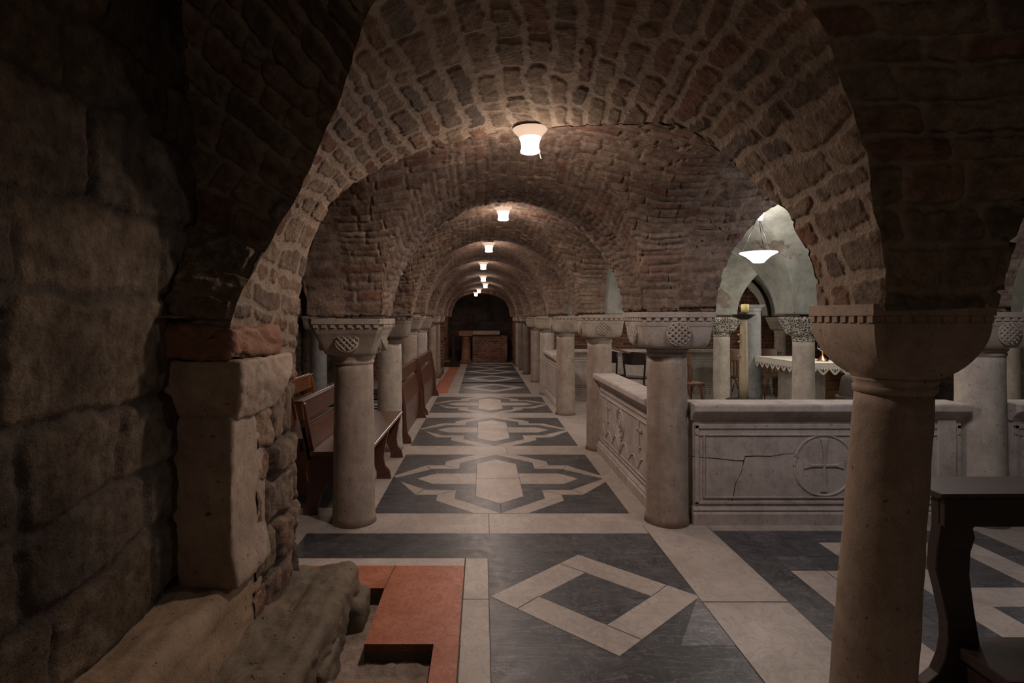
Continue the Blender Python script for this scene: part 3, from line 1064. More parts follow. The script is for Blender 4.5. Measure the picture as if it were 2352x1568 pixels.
# end wall: arched opening with a niche behind
cxn, hwn, crown = -.06, 1.16, 2.45
nU, nW = 90, 46
ang = np.linspace(0, PI, nU)
ring_in = [(cxn - hwn, 18.95, z) for z in np.linspace(0, SPRING - .02, 40)]
ring_in += [(cxn - hwn * math.cos(a), 18.95, SPRING + (crown - SPRING) * math.sin(a)) for a in ang]
ring_in += [(cxn + hwn, 18.95, z) for z in np.linspace(SPRING - .02, 0, 40)]
RI = np.array(ring_in)
RO = RI.copy()
RO[:, 0] = cxn + (RI[:, 0] - cxn) * 1.9
RO[:, 2] = np.where(RI[:, 2] > SPRING, SPRING + (RI[:, 2] - SPRING) * 1.9, RI[:, 2])
w = np.linspace(0, 1, nW)[None, :, None]
P = RI[:, None] * (1 - w) + RO[:, None] * w
dl = np.r_[0, np.cumsum(np.linalg.norm(np.diff(RI, axis=0), axis=1))]
struct(masonry_grid('wall_end', P, w[..., 0] * np.full((len(RI), 1), 1.0), dl[:, None] * np.ones((1, nW)), (0, 5, 1.5), M['redbrick'], 221, .24, .08, .016, .02))
RB = RI.copy()
RB[:, 1] = 20.7
P = RI[:, None] * (1 - w) + RB[:, None] * w
struct(masonry_grid('ceiling_niche', P, w[..., 0] * np.full((len(RI), 1), 1.75), dl[:, None] * np.ones((1, nW)), (0, 19.5, 1.2), M['redbrick'], 223, .24, .08, .016, .02))
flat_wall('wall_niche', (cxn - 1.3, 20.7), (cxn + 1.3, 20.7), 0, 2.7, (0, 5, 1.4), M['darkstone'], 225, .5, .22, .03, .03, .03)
# brick pier strips by the niche mouth
flat_wall('wall_niche_left', (-1.36, 16.4), (-1.12, 16.4), 0, 1.7, (0, 5, 1), M['redbrick'], 227, res=.02)


# ----------------------------------------------------------------------------------- columns
def superring(r_circ, half, sq, seg=56):
    pts = []
    for i in range(seg):
        a = 2 * PI * (i + .5) / seg
        c, s = math.cos(a), math.sin(a)
        e = 2 / (2 + sq * 16)
        k = (abs(c) ** (2 / e) + abs(s) ** (2 / e)) ** (-e / 2) if False else None
        n_ = 2 + sq * 18
        k = (abs(c) ** n_ + abs(s) ** n_) ** (-1 / n_)
        r = r_circ * (1 - sq) + half * sq
        pts.append((r * k * c, r * k * s))
    return pts


def capital_bm(r, half, h, dentils=True, deep=.55, seg=56):
    """impost capital: round neck, cushion body growing square, dentil course, plain abacus; bottom at z=0"""
    bm = bmesh.new()
    prof = [(0, r * 1.02, 0), (.05, r * 1.06, 0), (.07, half * .80, .30), (.16, half * .86, .55), (.30, half * .89, .75), (.45, half * .91, .9), (.62, half * .925, 1),
            (.64, half * .94, 1), (.74, half * .955, 1), (.745, half * .93, 1), (.85, half * .93, 1), (.855, half, 1), (1, half, 1)]
    if .6 < deep <= .9:   # flaring basket
        prof = [(0, r * 1.02, 0), (.06, r * 1.08, 0), (.10, half * .66, .35), (.20, half * .70, .6), (.40, half * .78, .85), (.60, half * .87, 1), (.62, half * .885, 1),
                (.76, half * .95, 1), (.765, half * .925, 1), (.85, half * .94, 1), (.855, half, 1), (1, half, 1)]
    if deep > .9:   # bowl-shaped cushion
        prof = [(0, r * 1.02, 0), (.04, r * 1.04, 0)]
        for k in range(1, 15):
            h_ = k / 14
            prof.append((.04 + .70 * h_, r * 1.02 + (half * .96 - r * 1.02) * math.sin(PI / 2 * h_) ** .92, min(1, h_ ** 1.0)))
        prof += [(.76, half * .965, 1), (.765, half * .95, 1), (.85, half * .955, 1), (.855, half, 1), (1, half, 1)]
    rings = []
    for t, hf, sq in prof:
        rings.append([bm.verts.new((x, y, t * h)) for x, y in superring(hf, hf, sq, seg)])
    for k in range(len(rings) - 1):
        for i in range(seg):
            bm.faces.new((rings[k][i], rings[k][(i + 1) % seg], rings[k + 1][(i + 1) % seg], rings[k + 1][i])).smooth = k < 5
    bm.faces.new(rings[0][::-1])
    bm.faces.new(rings[-1])
    if dentils:
        nd = 8
        for q in range(4):
            mt = Matrix.Rotation(q * PI / 2, 4, 'Z')
            for k in range(nd):
                x = (-1 + (2 * k + 1) / nd) * half * .9
                box(bm, x - half * .065, x + half * .065, -half * .985, -half * .9, h * .765, h * .85, mt)
    return bm


def medallion_bm(R, mt):
    """carved roundel of interlaced rings on a capital face (faces -Y before mt)"""
    bm = bmesh.new()
    n_ = 40
    disc = [Vector((R * math.cos(2 * PI * i / n_), 0, R * math.sin(2 * PI * i / n_))) for i in range(n_)]
    fr = [bm.verts.new(mt @ Vector((p.x, -R * .12, p.z))) for p in disc]
    bk = [bm.verts.new(mt @ Vector((p.x, R * .4, p.z))) for p in disc]
    bm.faces.new(fr)
    for i in range(n_):
        bm.faces.new((fr[i], fr[(i + 1) % n_], bk[(i + 1) % n_], bk[i]))
    for k in range(-2, 3):
        o = k * R * .36
        hl = math.sqrt(max(0, R * R * .9 - o * o))
        c, s = math.cos(.75), math.sin(.75)
        for (dx, dz, off) in ((c, s, -R * .15), (c, -s, -R * .2)):
            tube(bm, [mt @ Vector((dx * t * hl - dz * o, off, dz * t * hl + dx * o)) for t in (-1, -.33, .33, 1)], R * .09, 6)
    tube(bm, [mt @ Vector((R * math.cos(2 * PI * i / 28), -R * .12, R * math.sin(2 * PI * i / 28))) for i in range(28)], R * .10, 6, True)
    return bm


def column(x, y, label, r=.155, top=SPRING, half=.285, cap_h=.29, mat='column', cap_mat='capital', dent=True, med=True, deep=.5, lean=(0, 0), collar=True, seg=40, cat='column', group=None, rot=0.0, name='stone_column', base=None):
    root = empty(name, (x, y, 0), label, cat, group, rot)
    cb = top - cap_h
    bm = bmesh.new()
    sh = (lean[0] / top, lean[1] / top)
    H = cb - (.05 if collar else 0)
    prof = []
    for k in range(22):
        t = k / 21
        rr = r * (1.03 - .10 * t)
        if t < .05:
            rr += .012 * (1 - t / .05)
        prof.append((rr, t * H))
    lathe(bm, prof, (0, 0, 0), seg, sh)
    # gentle weathering
    for v in bm.verts:
        q = (math.sin(v.co.z * 9 + x * 7) * .5 + math.sin(v.co.z * 23 + math.atan2(v.co.y, v.co.x + 1e-6) * 3)) * .0025
        v.co.x *= 1 + q / r * .5
        v.co.y *= 1 + q / r * .5
    obj('shaft', bm, M[mat], root)
    ox, oy = sh[0] * cb, sh[1] * cb
    if collar:
        bm = bmesh.new()
        rt = r * .93
        lathe(bm, [(rt, H - .004), (rt * 1.05, H), (rt * 1.07, H + .022), (rt * 1.02, H + .028), (rt * 1.10, H + .045), (rt * 1.12, cb + .006)], (0, 0, 0), seg, sh)
        obj('collar', bm, M[cap_mat], root)
    bm = capital_bm(r * 1.0, half, cap_h, dent, deep)
    for v in bm.verts:
        v.co += Vector((ox, oy, cb))
    cap = obj('capital', bm, M[cap_mat], root, bevel=.004 if med else 0)
    if med:
        for q in (0, 1, 3):
            mt = Matrix.Translation((ox, oy, cb + cap_h * .44)) @ Matrix.Rotation(q * PI / 2, 4, 'Z') @ Matrix.Translation((0, -half * (.90 if deep <= .6 else .80), 0)) @ Matrix.Rotation(0 if deep <= .6 else -.28, 4, 'X')
            obj('medallion', medallion_bm(half * .30, mt), M[cap_mat], cap)
    if base:
        bm = bmesh.new()
        lathe(bm, [(base[0], 0), (base[0], base[1] * .7), (r * 1.05, base[1]), (r * 1.0, base[1] + .01)], (0, 0, 0), seg)
        obj('base', bm, M[cap_mat], root)
    return root


column(1.505, 2.17, 'thick brown leaning column in the right foreground with a broad cushion capital', r=.138, half=.220, cap_h=.285, mat='column_brown', cap_mat='column_brown', lean=(.122, 0), top=1.65, deep=1.0, med=False)
column(-1.01, 4.4, 'worn grey-brown column with knotted roundel on its flaring capital, in front of the near pew', top=1.595, half=.285, deep=.7, cap_h=.30, r=.16)
column(1.46, 4.4, 'column at the corner where the two near marble parapets meet', cap_mat='capital_lilac', top=1.645, half=.285, r=.158)
column(1.44, 6.83, 'grey column at the far end of the carved side parapet', cap_mat='capital', top=1.64, half=.26)
column(1.39, 9.28, 'free-standing pale column beyond the gap in the right-hand parapet', half=.26, mat='column', top=1.64)
column(1.37, 11.75, 'pale column at the far end of the farther side parapet', half=.26, med=False, mat='column_pale', top=1.64)
column(1.355, 14.0, 'fifth column back on the right side of the aisle', half=.25, med=False, dent=False, r=.13, mat='column')
column(1.28, 15.9, 'slim dark column third from the niche on the right of the aisle', half=.22, cap_h=.16, med=False, dent=False, r=.115, mat='column_dark')
column(1.25, 17.2, 'slim stained column second from the niche on the right of the aisle', half=.22, cap_h=.16, med=False, dent=False, r=.105, mat='column_dark')
column(1.215, 18.6, 'last slim column beside the niche on the right of the aisle', half=.2, cap_h=.16, med=False, dent=False, r=.095, mat='column')
column(-1.13, 6.83, 'second column on the left, its foot hidden by the near bench', half=.26, cap_h=.31, mat='column_pale', cap_mat='column_dark', med=False, r=.152, top=1.65)
column(-1.225, 9.28, 'broad pale column on the left behind the second pew', half=.27, cap_h=.27, med=False, r=.15, deep=.7, top=1.65)
column(-1.276, 11.75, 'pale column on the left behind the third pew', half=.25, med=False, dent=False, r=.13, mat='column_pale', deep=.7)
column(-1.22, 13.6, 'slim grey column on the left standing on the rough curb', half=.21, cap_h=.17, med=False, dent=False, r=.10, mat='column')
column(-1.19, 14.9, 'slimmest column at the left, behind the one on the curb', half=.2, cap_h=.17, med=False, dent=False, r=.08, mat='column')
def setting(o):
    """columns that only hold the vaults up, out of the photo's sight"""
    for k in ('label', 'category'):
        if k in o:
            del o[k]
    o.name = 'column'
    return struct(o)


# choir and side columns
column(R2X, 4.4, 'tall grey column on the right edge, between two marble parapets', mat='column_pale', top=1.645, half=.27, r=.165, med=True)
column(3.94, 6.83, 'choir column with dark carved roundel capital in front of the altar', mat='column_pale', cap_mat='carved', top=1.615, half=.215, cap_h=.25, r=.128, deep=.7)
column(3.99, 9.28, 'pale choir column with pierced lacy capital, left of the candlestick', mat='column_pale', cap_mat='carved', top=1.615, half=.245, cap_h=.27, r=.135, med=False, deep=.7)
column(4.72, 9.75, 'blue-grey round pillar behind the tall candlestick', mat='column_blue', cap_mat='column_blue', top=1.83, half=.17, cap_h=.06, r=.155, med=False, dent=False, base=(.17, .36))
column(6.42, 12.0, 'small column with tapered capital at the back of the choir, above the dado', mat='column', top=1.62, half=.22, cap_h=.3, r=.12, med=False, dent=False, deep=.7)
setting(column(R3X, 6.83, 'choir column hidden behind the foreground capital', mat='column_pale', med=False))
setting(column(R3X, 9.28, 'choir column right of the altar', mat='column_pale', med=False))
setting(column(R3X, 4.4, 'column of the far right parapet outside the frame', mat='column_pale', med=False))
column(-3.4, 11.6, 'bluish white column against the left aisle wall', mat='column_blue', cap_mat='column_pale', med=False, r=.17)
setting(column(-3.4, 6.83, 'left aisle wall column beyond the pews', med=False))


# ----------------------------------------------------------------------------------- marble parapets
def parapet(A, B, label, face=-1, mat='parapet', height=.94, carving=None, thick=.13, posts=(), group=None):
    """slab from A to B; local x along the slab, local -y is the carved face"""
    A, B = Vector((*A, 0)), Vector((*B, 0))
    L = (B - A).length
    ang_ = math.atan2(B.y - A.y, B.x - A.x)
    root = empty('marble_parapet', A, label, 'parapet', group, ang_)
    m = M[mat]
    t = thick
    f = face

    def Y(v):
        return f * v
    # plinth
    bm = bmesh.new()
    prism(bm, [(Y(t * .5 + .035), 0), (Y(t * .5 + .035), .085), (Y(t * .5 + .022), .10), (Y(t * .5 + .03), .115), (Y(t * .5 + .018), .135), (Y(-t * .5), .135), (Y(-t * .5), 0)], 0, 0, L)
    obj('plinth', bm, m, root)
    bm = bmesh.new()
    hz = height
    prism(bm, [(Y(t * .5), .13), (Y(t * .5), hz - .13), (Y(-t * .5), hz - .13), (Y(-t * .5), .13)], 0, .01, L - .01)
    # raised frame around the field
    for (x0, x1, z0, z1) in [(.02, L - .02, hz - .20, hz - .165), (.02, L - .02, hz - .255, hz - .24), (.02, L - .02, .155, .175), (.02, .05, .155, hz - .17), (L - .05, L - .02, .155, hz - .17), (.085, .097, .20, hz - .25), (L - .097, L - .085, .20, hz - .25), (.085, L - .085, .20, .212)]:
        y0, y1 = sorted((Y(t * .5 - .01), Y(t * .5 + .011)))
        box(bm, x0, x1, y0, y1, z0, z1)
    pan = obj('panel', bm, m, root, bevel=.004)
    bm = bmesh.new()
    prism(bm, [(Y(t * .5 + .006), hz - .14), (Y(t * .5 + .02), hz - .11), (Y(t * .5 + .055), hz - .075), (Y(t * .5 + .085), hz - .055), (Y(t * .5 + .085), hz - .012), (Y(t * .5 + .075), hz),
               (Y(-t * .5 - .05), hz), (Y(-t * .5 - .05), hz - .05), (Y(-t * .5), hz - .12)], 0, -.01, L + .01)
    obj('coping', bm, m, root, bevel=.005)
    yy = Y(t * .5)

    def ringpts(cx_, cz, R, n_=48):
        return [(cx_ + R * math.cos(2 * PI * i / n_), yy, cz + R * math.sin(2 * PI * i / n_)) for i in range(n_)]
    if carving == 'cross':
        bm = bmesh.new()
        cx_, cz, R = (1893 - CX) / F * 4.33 - A.x, .455, .235
        tube(bm, ringpts(cx_, cz, R), .010, 8, True)
        obj('carved_ring', bm, m, pan)
        bm = bmesh.new()
        for q in range(4):
            mt = Matrix.Translation((cx_, yy, cz)) @ Matrix.Rotation(q * PI / 2, 4, 'Y')
            ln = .205 if q % 2 == 0 else .155
            prism(bm, [(.010, 0), (.009, ln * .6), (.028, ln), (-.028, ln), (-.009, ln * .6), (-.010, 0)], 1, -.012, .012, mt)
        obj('carved_cross', bm, m, pan, bevel=.003)
        bm = bmesh.new()
        dat = [(1580, 1047), (1610, 1050), (1650, 1053), (1690, 1058), (1709, 1058), (1712, 1048), (1740, 1047), (1770, 1048), (1800, 1043), (1824, 1041)]
        tube(bm, [((p[0] - CX) / F * 4.33 - A.x, yy, EYE - (p[1] - CY) / F * 4.33) for p in dat], [.002, .003, .003, .003, .005, .004, .0035, .003, .0025, .0015], 6)
        dat = [(1709, 1060), (1703, 1085), (1690, 1110), (1685, 1140), (1678, 1165), (1673, 1190)]
        tube(bm, [((p[0] - CX) / F * 4.33 - A.x, yy, EYE - (p[1] - CY) / F * 4.33) for p in dat], [.004, .003, .003, .003, .0025, .0015], 6)
        o = obj('crack', bm, M['crack'], pan)
    if carving == 'relief':
        bm = bmesh.new()
        mx = L * .47
        for R in (.16, .13, .07):
            tube(bm, ringpts(mx, .52, R), .009, 8, True)
        for k in range(4):
            a = k * PI / 4
            tube(bm, [(mx - .06 * math.cos(a), yy, .52 - .06 * math.sin(a)), (mx + .06 * math.cos(a), yy, .52 + .06 * math.sin(a))], .007, 6)
        tube(bm, [(mx, yy, .36), (mx, yy, .21)], .012, 6)
        obj('carved_roundel', bm, m, pan)
        bm = bmesh.new()
        for sgn in (1, -1):
            pts = []
            for k in range(60):
                u = k / 59
                pts.append((mx + sgn * (.03 + u * .78), yy, .25 + .0 * u + .11 * abs(math.sin(u * PI * 2.5)) * (1 if int(u * 2.5) % 2 == 0 else .75)))
            tube(bm, pts, .010, 6)
        obj('carved_scroll', bm, m, pan)
        for sx in (.2, .80):
            bm = bmesh.new()
            cx_ = L * sx
            box(bm, cx_ - .012, cx_ + .012, *sorted((yy, yy + f * .012)), .40, .70)
            box(bm, cx_ - .09, cx_ + .09, *sorted((yy, yy + f * .012)), .585, .61)
            box(bm, cx_ - .06, cx_ + .06, *sorted((yy, yy + f * .012)), .44, .455)
            obj('carved_cross', bm, m, pan, bevel=.003)
    for px_ in posts:
        bm = bmesh.new()
        box(bm, px_ - .07, px_ + .07, *sorted((Y(-t * .5 - .01), Y(t * .5 + .02))), 0, height - .13)
        obj('post', bm, m, root, bevel=.006)
    return root


parapet((1.635, 4.4), (3.74, 4.4), 'near front marble parapet carved with a cross in a circle and cracked', face=-1, carving='cross', posts=(1.97,))
parapet((4.12, 4.4), (6.2, 4.4), 'marble parapet at the right edge, right of the tall grey column', face=-1)
parapet((1.475, 6.66), (1.475, 4.58), 'side marble parapet along the aisle with carved roundel, crosses and scrolls', face=-1, carving='relief')
parapet((1.405, 11.58), (1.405, 9.95), 'farther side parapet along the aisle, behind the free-standing column', face=-1)
parapet((1.55, 11.75), (3.6, 11.75), 'stained grey marble parapet closing the choir at the back left', face=-1, mat='parapet')
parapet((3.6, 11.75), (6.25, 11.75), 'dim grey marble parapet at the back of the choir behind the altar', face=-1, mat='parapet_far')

# rough curb at the far left columns
tag(rough_block('stone_curb', -1.38, -1.02, 12.6, 13.9, -.02, .10, n=14, rnd=.3, amp=.015, seed=31, mat=M['pilaster']), 'rough stone curb under the slim left column, near end', 'curb')
tag(rough_block('stone_curb', -1.38, -1.1, 13.95, 16.3, -.02, .16, n=14, rnd=.3, amp=.015, seed=33, mat=M['block']), 'dark rough stone curb farther along the left side', 'curb')


# ----------------------------------------------------------------------------------- pews
def end_board(mat, parent, y, seat=True):
    """side board of a bench: back post leaning away, seat bracket and two shaped feet (x,z outline)"""
    bm = bmesh.new()
    if seat:
        pts = [(-.07, 0), (-.075, .05), (-.045, .10), (-.03, .2), (-.035, .44), (-.13, .90), (-.08, .93), (-.055, .90), (.02, .50), (.44, .50), (.45, .46), (.43, .40), (.40, .22), (.415, .13), (.46, .08), (.475, 0),
               (.33, 0), (.33, .07), (.30, .15), (.22, .26), (.13, .26), (.07, .15), (.05, .06), (.05, 0)]
    else:
        pts = [(-.05, 0), (-.05, .45), (-.11, .89), (-.07, .92), (-.045, .88), (.03, .44), (.035, .25), (.05, .12), (.085, .07), (.10, 0)]
    prism(bm, pts, 1, y - .02, y + .02)
    return obj('end_board', bm, mat, parent, bevel=.005)


def pew(x, y0, y1, label, seat=True, mat='pew', group=None, gap=True):
    root = empty('wooden_pew', (x, y0, 0), label, 'pew', group)
    L = y1 - y0
    m = M[mat]
    ends = [.02, L - .02] + ([L * .55] if seat else [])
    for yv in ends:
        end_board(m, root, yv, seat)
    # rails along y: top rail and back panel follow the lean
    bm = bmesh.new()
    prism(bm, [(-.098, .77), (-.128, .925), (-.105, .935), (-.07, .915), (-.055, .77)], 1, -.03, L + .03)
    prism(bm, [(-.135, .905), (-.135, .93), (-.06, .93), (-.06, .915)], 1, -.035, L + .035)
    obj('top_rail', bm, m, root, bevel=.006)
    bm = bmesh.new()
    prism(bm, [(-.035, .45), (-.085, .70), (-.055, .705), (-.0, .45)], 1, 0, L)
    tubes = [(-.066, .705)]
    prism(bm, [(-.09, .695), (-.09, .715), (-.05, .715), (-.05, .695)], 1, 0, L)
    obj('back_panel', bm, m, root, bevel=.004)
    if seat:
        bm = bmesh.new()
        prism(bm, [(-.01, .485), (-.01, .52), (.45, .525), (.465, .515), (.465, .495), (.45, .485)], 1, -.03, L + .03)
        obj('seat', bm, M['seat'], root, bevel=.006)
        bm = bmesh.new()
        prism(bm, [(.35, .40), (.37, .40), (.37, .49), (.35, .49)], 1, 0, L)
        obj('apron', bm, m, root)
    else:
        bm = bmesh.new()
        prism(bm, [(-.035, .07), (-.01, .07), (-.01, .45), (-.035, .45)], 1, 0, L)
        obj('lower_panel', bm, m, root)
    return root


pew(-1.38, 4.52, 6.42, 'brown wooden pew with wide seat, nearest on the left, behind the near column')
pew(-.995, 7.1, 8.95, 'glossy brown bench back beside the aisle, second from the front on the left', seat=False)
pew(-.985, 9.2, 11.5, 'third brown bench back, farthest along the left of the aisle', seat=False)
pew(-1.98, 5.0, 6.7, 'orange-brown pew in the left aisle, behind the nearest pew', mat='pew_orange')


# ----------------------------------------------------------------------------------- chairs
def chair(mat, label, bent=False, slats=False):
    """simple wooden chair, front towards -y, seat 0.5, back 0.95"""
    root = empty('wooden_chair', (0, 0, 0), label, 'chair')
    m = M[mat]
    bm = bmesh.new()
    prism(bm, [(-.19, .2), (.19, .2), (.22, -.2), (.2, -.22), (-.2, -.22), (-.22, -.2)], 2, .475, .505)
    obj('seat', bm, m, root, bevel=.008)
    for s in (-1, 1):
        bm = bmesh.new()
        tube(bm, [(s * .2, -.19, 0), (s * .195, -.185, .48)], [.014, .018], 8)
        obj('leg', bm, m, root)
        bm = bmesh.new()
        tube(bm, [(s * .175, .23, 0), (s * .17, .19, .3), (s * .17, .185, .5), (s * .19, .22, .75), (s * .205, .26, .95)], [.015, .017, .018, .017, .014], 8)
        obj('rear_post', bm, m, root)
    bm = bmesh.new()
    n_ = 12
    fr, bk = [], []
    for k in range(n_ + 1):
        u = -1 + 2 * k / n_
        x = u * .195
        y = .215 + .03 * (1 - u * u)
        top = .955 + .025 * (1 - u * u)
        for arr, dy in ((fr, -.011), (bk, .011)):
            arr.append((bm.verts.new((x, y + dy - .02 * 0, .74 + .01 * abs(u))), bm.verts.new((x * 1.04, y + dy + .035, top))))
    for k in range(n_):
        bm.faces.new((fr[k][0], fr[k + 1][0], fr[k + 1][1], fr[k][1]))
        bm.faces.new((bk[k][0], bk[k][1], bk[k + 1][1], bk[k + 1][0]))
        bm.faces.new((fr[k][1], fr[k + 1][1], bk[k + 1][1], bk[k][1]))
        bm.faces.new((fr[k][0], bk[k][0], bk[k + 1][0], fr[k + 1][0]))
    bm.faces.new((fr[0][0], fr[0][1], bk[0][1], bk[0][0]))
    bm.faces.new((fr[n_][0], bk[n_][0], bk[n_][1], fr[n_][1]))
    obj('backrest', bm, m, root)
    if slats:
        for k in range(5):
            x = -.13 + .065 * k
            bm = bmesh.new()
            box(bm, x - .014, x + .014, .2, .215, .5, .78)
            obj('slat', bm, m, root)
    if bent:
        for (a, b) in (((-.19, -.19), (.19, -.19)), ((.17, .21), (-.17, .21)), ((-.19, -.19), (-.17, .21)), ((.19, -.19), (.17, .21))):
            bm = bmesh.new()
            A, B = Vector((*a, 0)), Vector((*b, 0))
            tube(bm, [A + (B - A) * (.06 + .88 * t) + Vector((0, 0, .22 + .24 * math.sin(PI * t) ** .5)) for t in [k / 12 for k in range(13)]], .009, 6)
            obj('bentwood_brace', bm, m, root)
    else:
        for z in (.2, .3):
            bm = bmesh.new()
            for s in (-1, 1):
                tube(bm, [(s * .197, -.187, z), (s * .172, .2, z)], .009, 6)
            tube(bm, [(-.197, -.187, z + .03), (.197, -.187, z + .03)], .009, 6)
            tube(bm, [(-.172, .205, z + .03), (.172, .205, z + .03)], .009, 6)
            obj('stretcher', bm, m, root)
    return root


def X_at(px, Y):
    return (px - CX) / F * Y


dk = chair('chair_dark', 'dark wooden chair in full view between the two near right columns')
dk.location = (X_at(1462, 10.4), 10.4, 0)
dk.rotation_euler = (0, 0, PI - .45)
dup(dk, (X_at(1403, 10.85), 10.85, 0), PI - .55, 'dark wooden chair half hidden by the column at the end of the carved parapet')
bn = chair('chair_brown', 'light brown bentwood chair just right of the corner column', True, True)
bn.location = (X_at(1578, 9.6), 9.6, 0)
bn.rotation_euler = (0, 0, .1)
dup(bn, (X_at(1690, 10.6), 10.6, 0), 0.05, 'brown slat-back bentwood chair between the lacy-capital column and the candlestick')
dup(bn, (X_at(1772, 11.0), 11.0, 0), -.1, 'brown bentwood chair standing beneath the altar cloth edge')
# chairs in the left aisle
la = dup(dk, (-2.02, 7.2, 0), -PI / 2 + .35, 'glossy dark chair just behind the orange-brown pew, nearer of two', 'chairs in the left aisle')
dup(dk, (-2.10, 7.85, 0), -PI / 2 + .2, 'glossy dark chair in the left aisle, farther of two behind the orange-brown pew', 'chairs in the left aisle')
dup(dk, (-1.50, 7.8, 0), -PI / 2 - .2, 'dark chair in the gap between the first two left columns', 'chairs in the left aisle')
dup(dk, (-1.56, 8.4, 0), -PI / 2 - .1, 'dark chair behind the one in the gap of the left columns', 'chairs in the left aisle')

# lectern in the choir
lt = empty('lectern', (X_at(1398, 9.9), 9.9, 0), 'dark wooden lectern with slanted brown top behind the second right column', 'lectern')
bm = bmesh.new()
box(bm, -.04, .04, -.04, .04, 0, 1.02)
obj('post', bm, M['chair_dark'], lt, bevel=.005)
bm = bmesh.new()
mt = Matrix.Translation((.08, 0, 1.06)) @ Matrix.Rotation(.28, 4, 'Y')
box(bm, -.22, .26, -.2, .2, -.015, .015, mt)
obj('desk_top', bm, M['chair_brown'], lt, bevel=.005)
bm = bmesh.new()
box(bm, -.18, .18, -.18, .18, 0, .05)
obj('foot', bm, M['chair_dark'], lt, bevel=.005)
# dark bench rail behind the farther columns
bm = bmesh.new()
box(bm, 1.9, 2.9, 12.4, 12.46, 0, 1.02)
tag(obj('bench_back', bm, M['pew'], bevel=.01), 'dark wooden bench back above the farther parapet', 'bench')

# ----------------------------------------------------------------------------------- kneeler on the right foreground
kn = empty('kneeler', (1.93, 2.36, 0), 'dark wooden kneeler with flat ledge, right behind the foreground column', 'kneeler')
KM = M['kneeler']
bm = bmesh.new()
prism(bm, [(-.01, .835), (-.02, .85), (-.02, .862), (.24, .862), (.24, .835)], 0, 0, 1.5)
obj('ledge', bm, KM, kn, bevel=.006)
bm = bmesh.new()
box(bm, .03, 1.45, .0, .035, .715, .835)
obj('apron', bm, KM, kn, bevel=.004)
for xo, nm in ((.03, 'leg'), (1.40, 'leg')):
    bm = bmesh.new()
    # outline in (x, z), as turned towards the viewer
    pts = [(0.0, .84), (.0, .70), (-.015, .62), (-.02, .52), (.005, .42), (.03, .30), (.032, .22), (.02, .15), (-.01, .08), (-.07, .03), (-.08, 0), (.22, 0), (.21, .08), (.17, .2), (.145, .35), (.125, .5), (.13, .6), (.15, .66), (.14, .70), (.16, .72), (.16, .84)]
    prism(bm, pts, 1, .02, .075)
    lo = obj(nm, bm, KM, kn, bevel=.006)
    lo.location.x = xo
bm = bmesh.new()
box(bm, .10, 1.48, -.22, .09, .15, .20)
box(bm, .12, 1.46, -.19, .06, .0, .15)
obj('kneeling_board', bm, KM, kn, bevel=.006)

# ----------------------------------------------------------------------------------- altar in the choir
al = empty('altar', (5.03, 8.83, 0), 'stone altar table in the choir behind the carved-capital column', 'altar')
bm = bmesh.new()
box(bm, -.32, .32, -.72, .72, .86, .935)
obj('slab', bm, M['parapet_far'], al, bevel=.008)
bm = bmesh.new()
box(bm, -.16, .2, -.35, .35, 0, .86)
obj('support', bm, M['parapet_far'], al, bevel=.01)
bm = bmesh.new()
x0, x1, y0, y1, zt, dr = 4.69, 5.38, 8.08, 9.58, .94, .075
vs = {}
box(bm, x0, x1, y0, y1, zt, zt + .006)
for (ax, ay, bx_, by) in ((x0, y0, x1, y0), (x1, y0, x1, y1), (x1, y1, x0, y1), (x0, y1, x0, y0)):
    q = [bm.verts.new((ax, ay, zt + .003)), bm.verts.new((bx_, by, zt + .003)), bm.verts.new((bx_, by, zt - dr)), bm.verts.new((ax, ay, zt - dr))]
    bm.faces.new(q)
cl = obj('altar_cloth', bm, M['cloth'])
tag(cl, 'white linen altar cloth with scalloped lace hem spread over the altar', 'cloth')
bm = bmesh.new()


def lace_edge(ax, ay, bx_, by):
    A, B = Vector((ax, ay, zt - dr + .002)), Vector((bx_, by, zt - dr + .002))
    L = (B - A).length
    ns_ = max(3, int(round(L / .165)))
    d = (B - A) / ns_
    for k in range(ns_):
        o = A + d * k
        mcount = 10
        top = [o + d * (i / mcount) for i in range(mcount + 1)]
        bot = [o + d * (i / mcount) - Vector((0, 0, .012 + .085 * (1 - abs(2 * i / mcount - 1) ** 1.4))) for i in range(mcount + 1)]
        inner = [o + d * (.5 + (i / mcount - .5) * .62) - Vector((0, 0, .006 + .05 * (1 - abs(2 * i / mcount - 1) ** 1.4))) for i in range(mcount + 1)]
        T_ = [bm.verts.new(p) for p in inner]
        Bv = [bm.verts.new(p) for p in bot]
        for i in range(mcount):
            bm.faces.new((T_[i], T_[i + 1], Bv[i + 1], Bv[i]))
        T2 = [bm.verts.new(p) for p in top]
        cutn = [bm.verts.new(p + Vector((0, 0, -.012))) for p in top]
        for i in range(mcount):
            bm.faces.new((T2[i], T2[i + 1], cutn[i + 1], cutn[i]))
        # threads across the eye of each scallop
        for i in (2, 4, 6, 8):
            p = o + d * (i / mcount)
            tube(bm, [p, p - Vector((0, 0, .07 * (1 - abs(2 * i / mcount - 1))))], .004, 4)


for e in ((x0, y0, x1, y0), (x1, y0, x1, y1), (x0, y1, x0, y0)):
    lace_edge(*e)
obj('lace_hem', bm, M['lace'], cl)
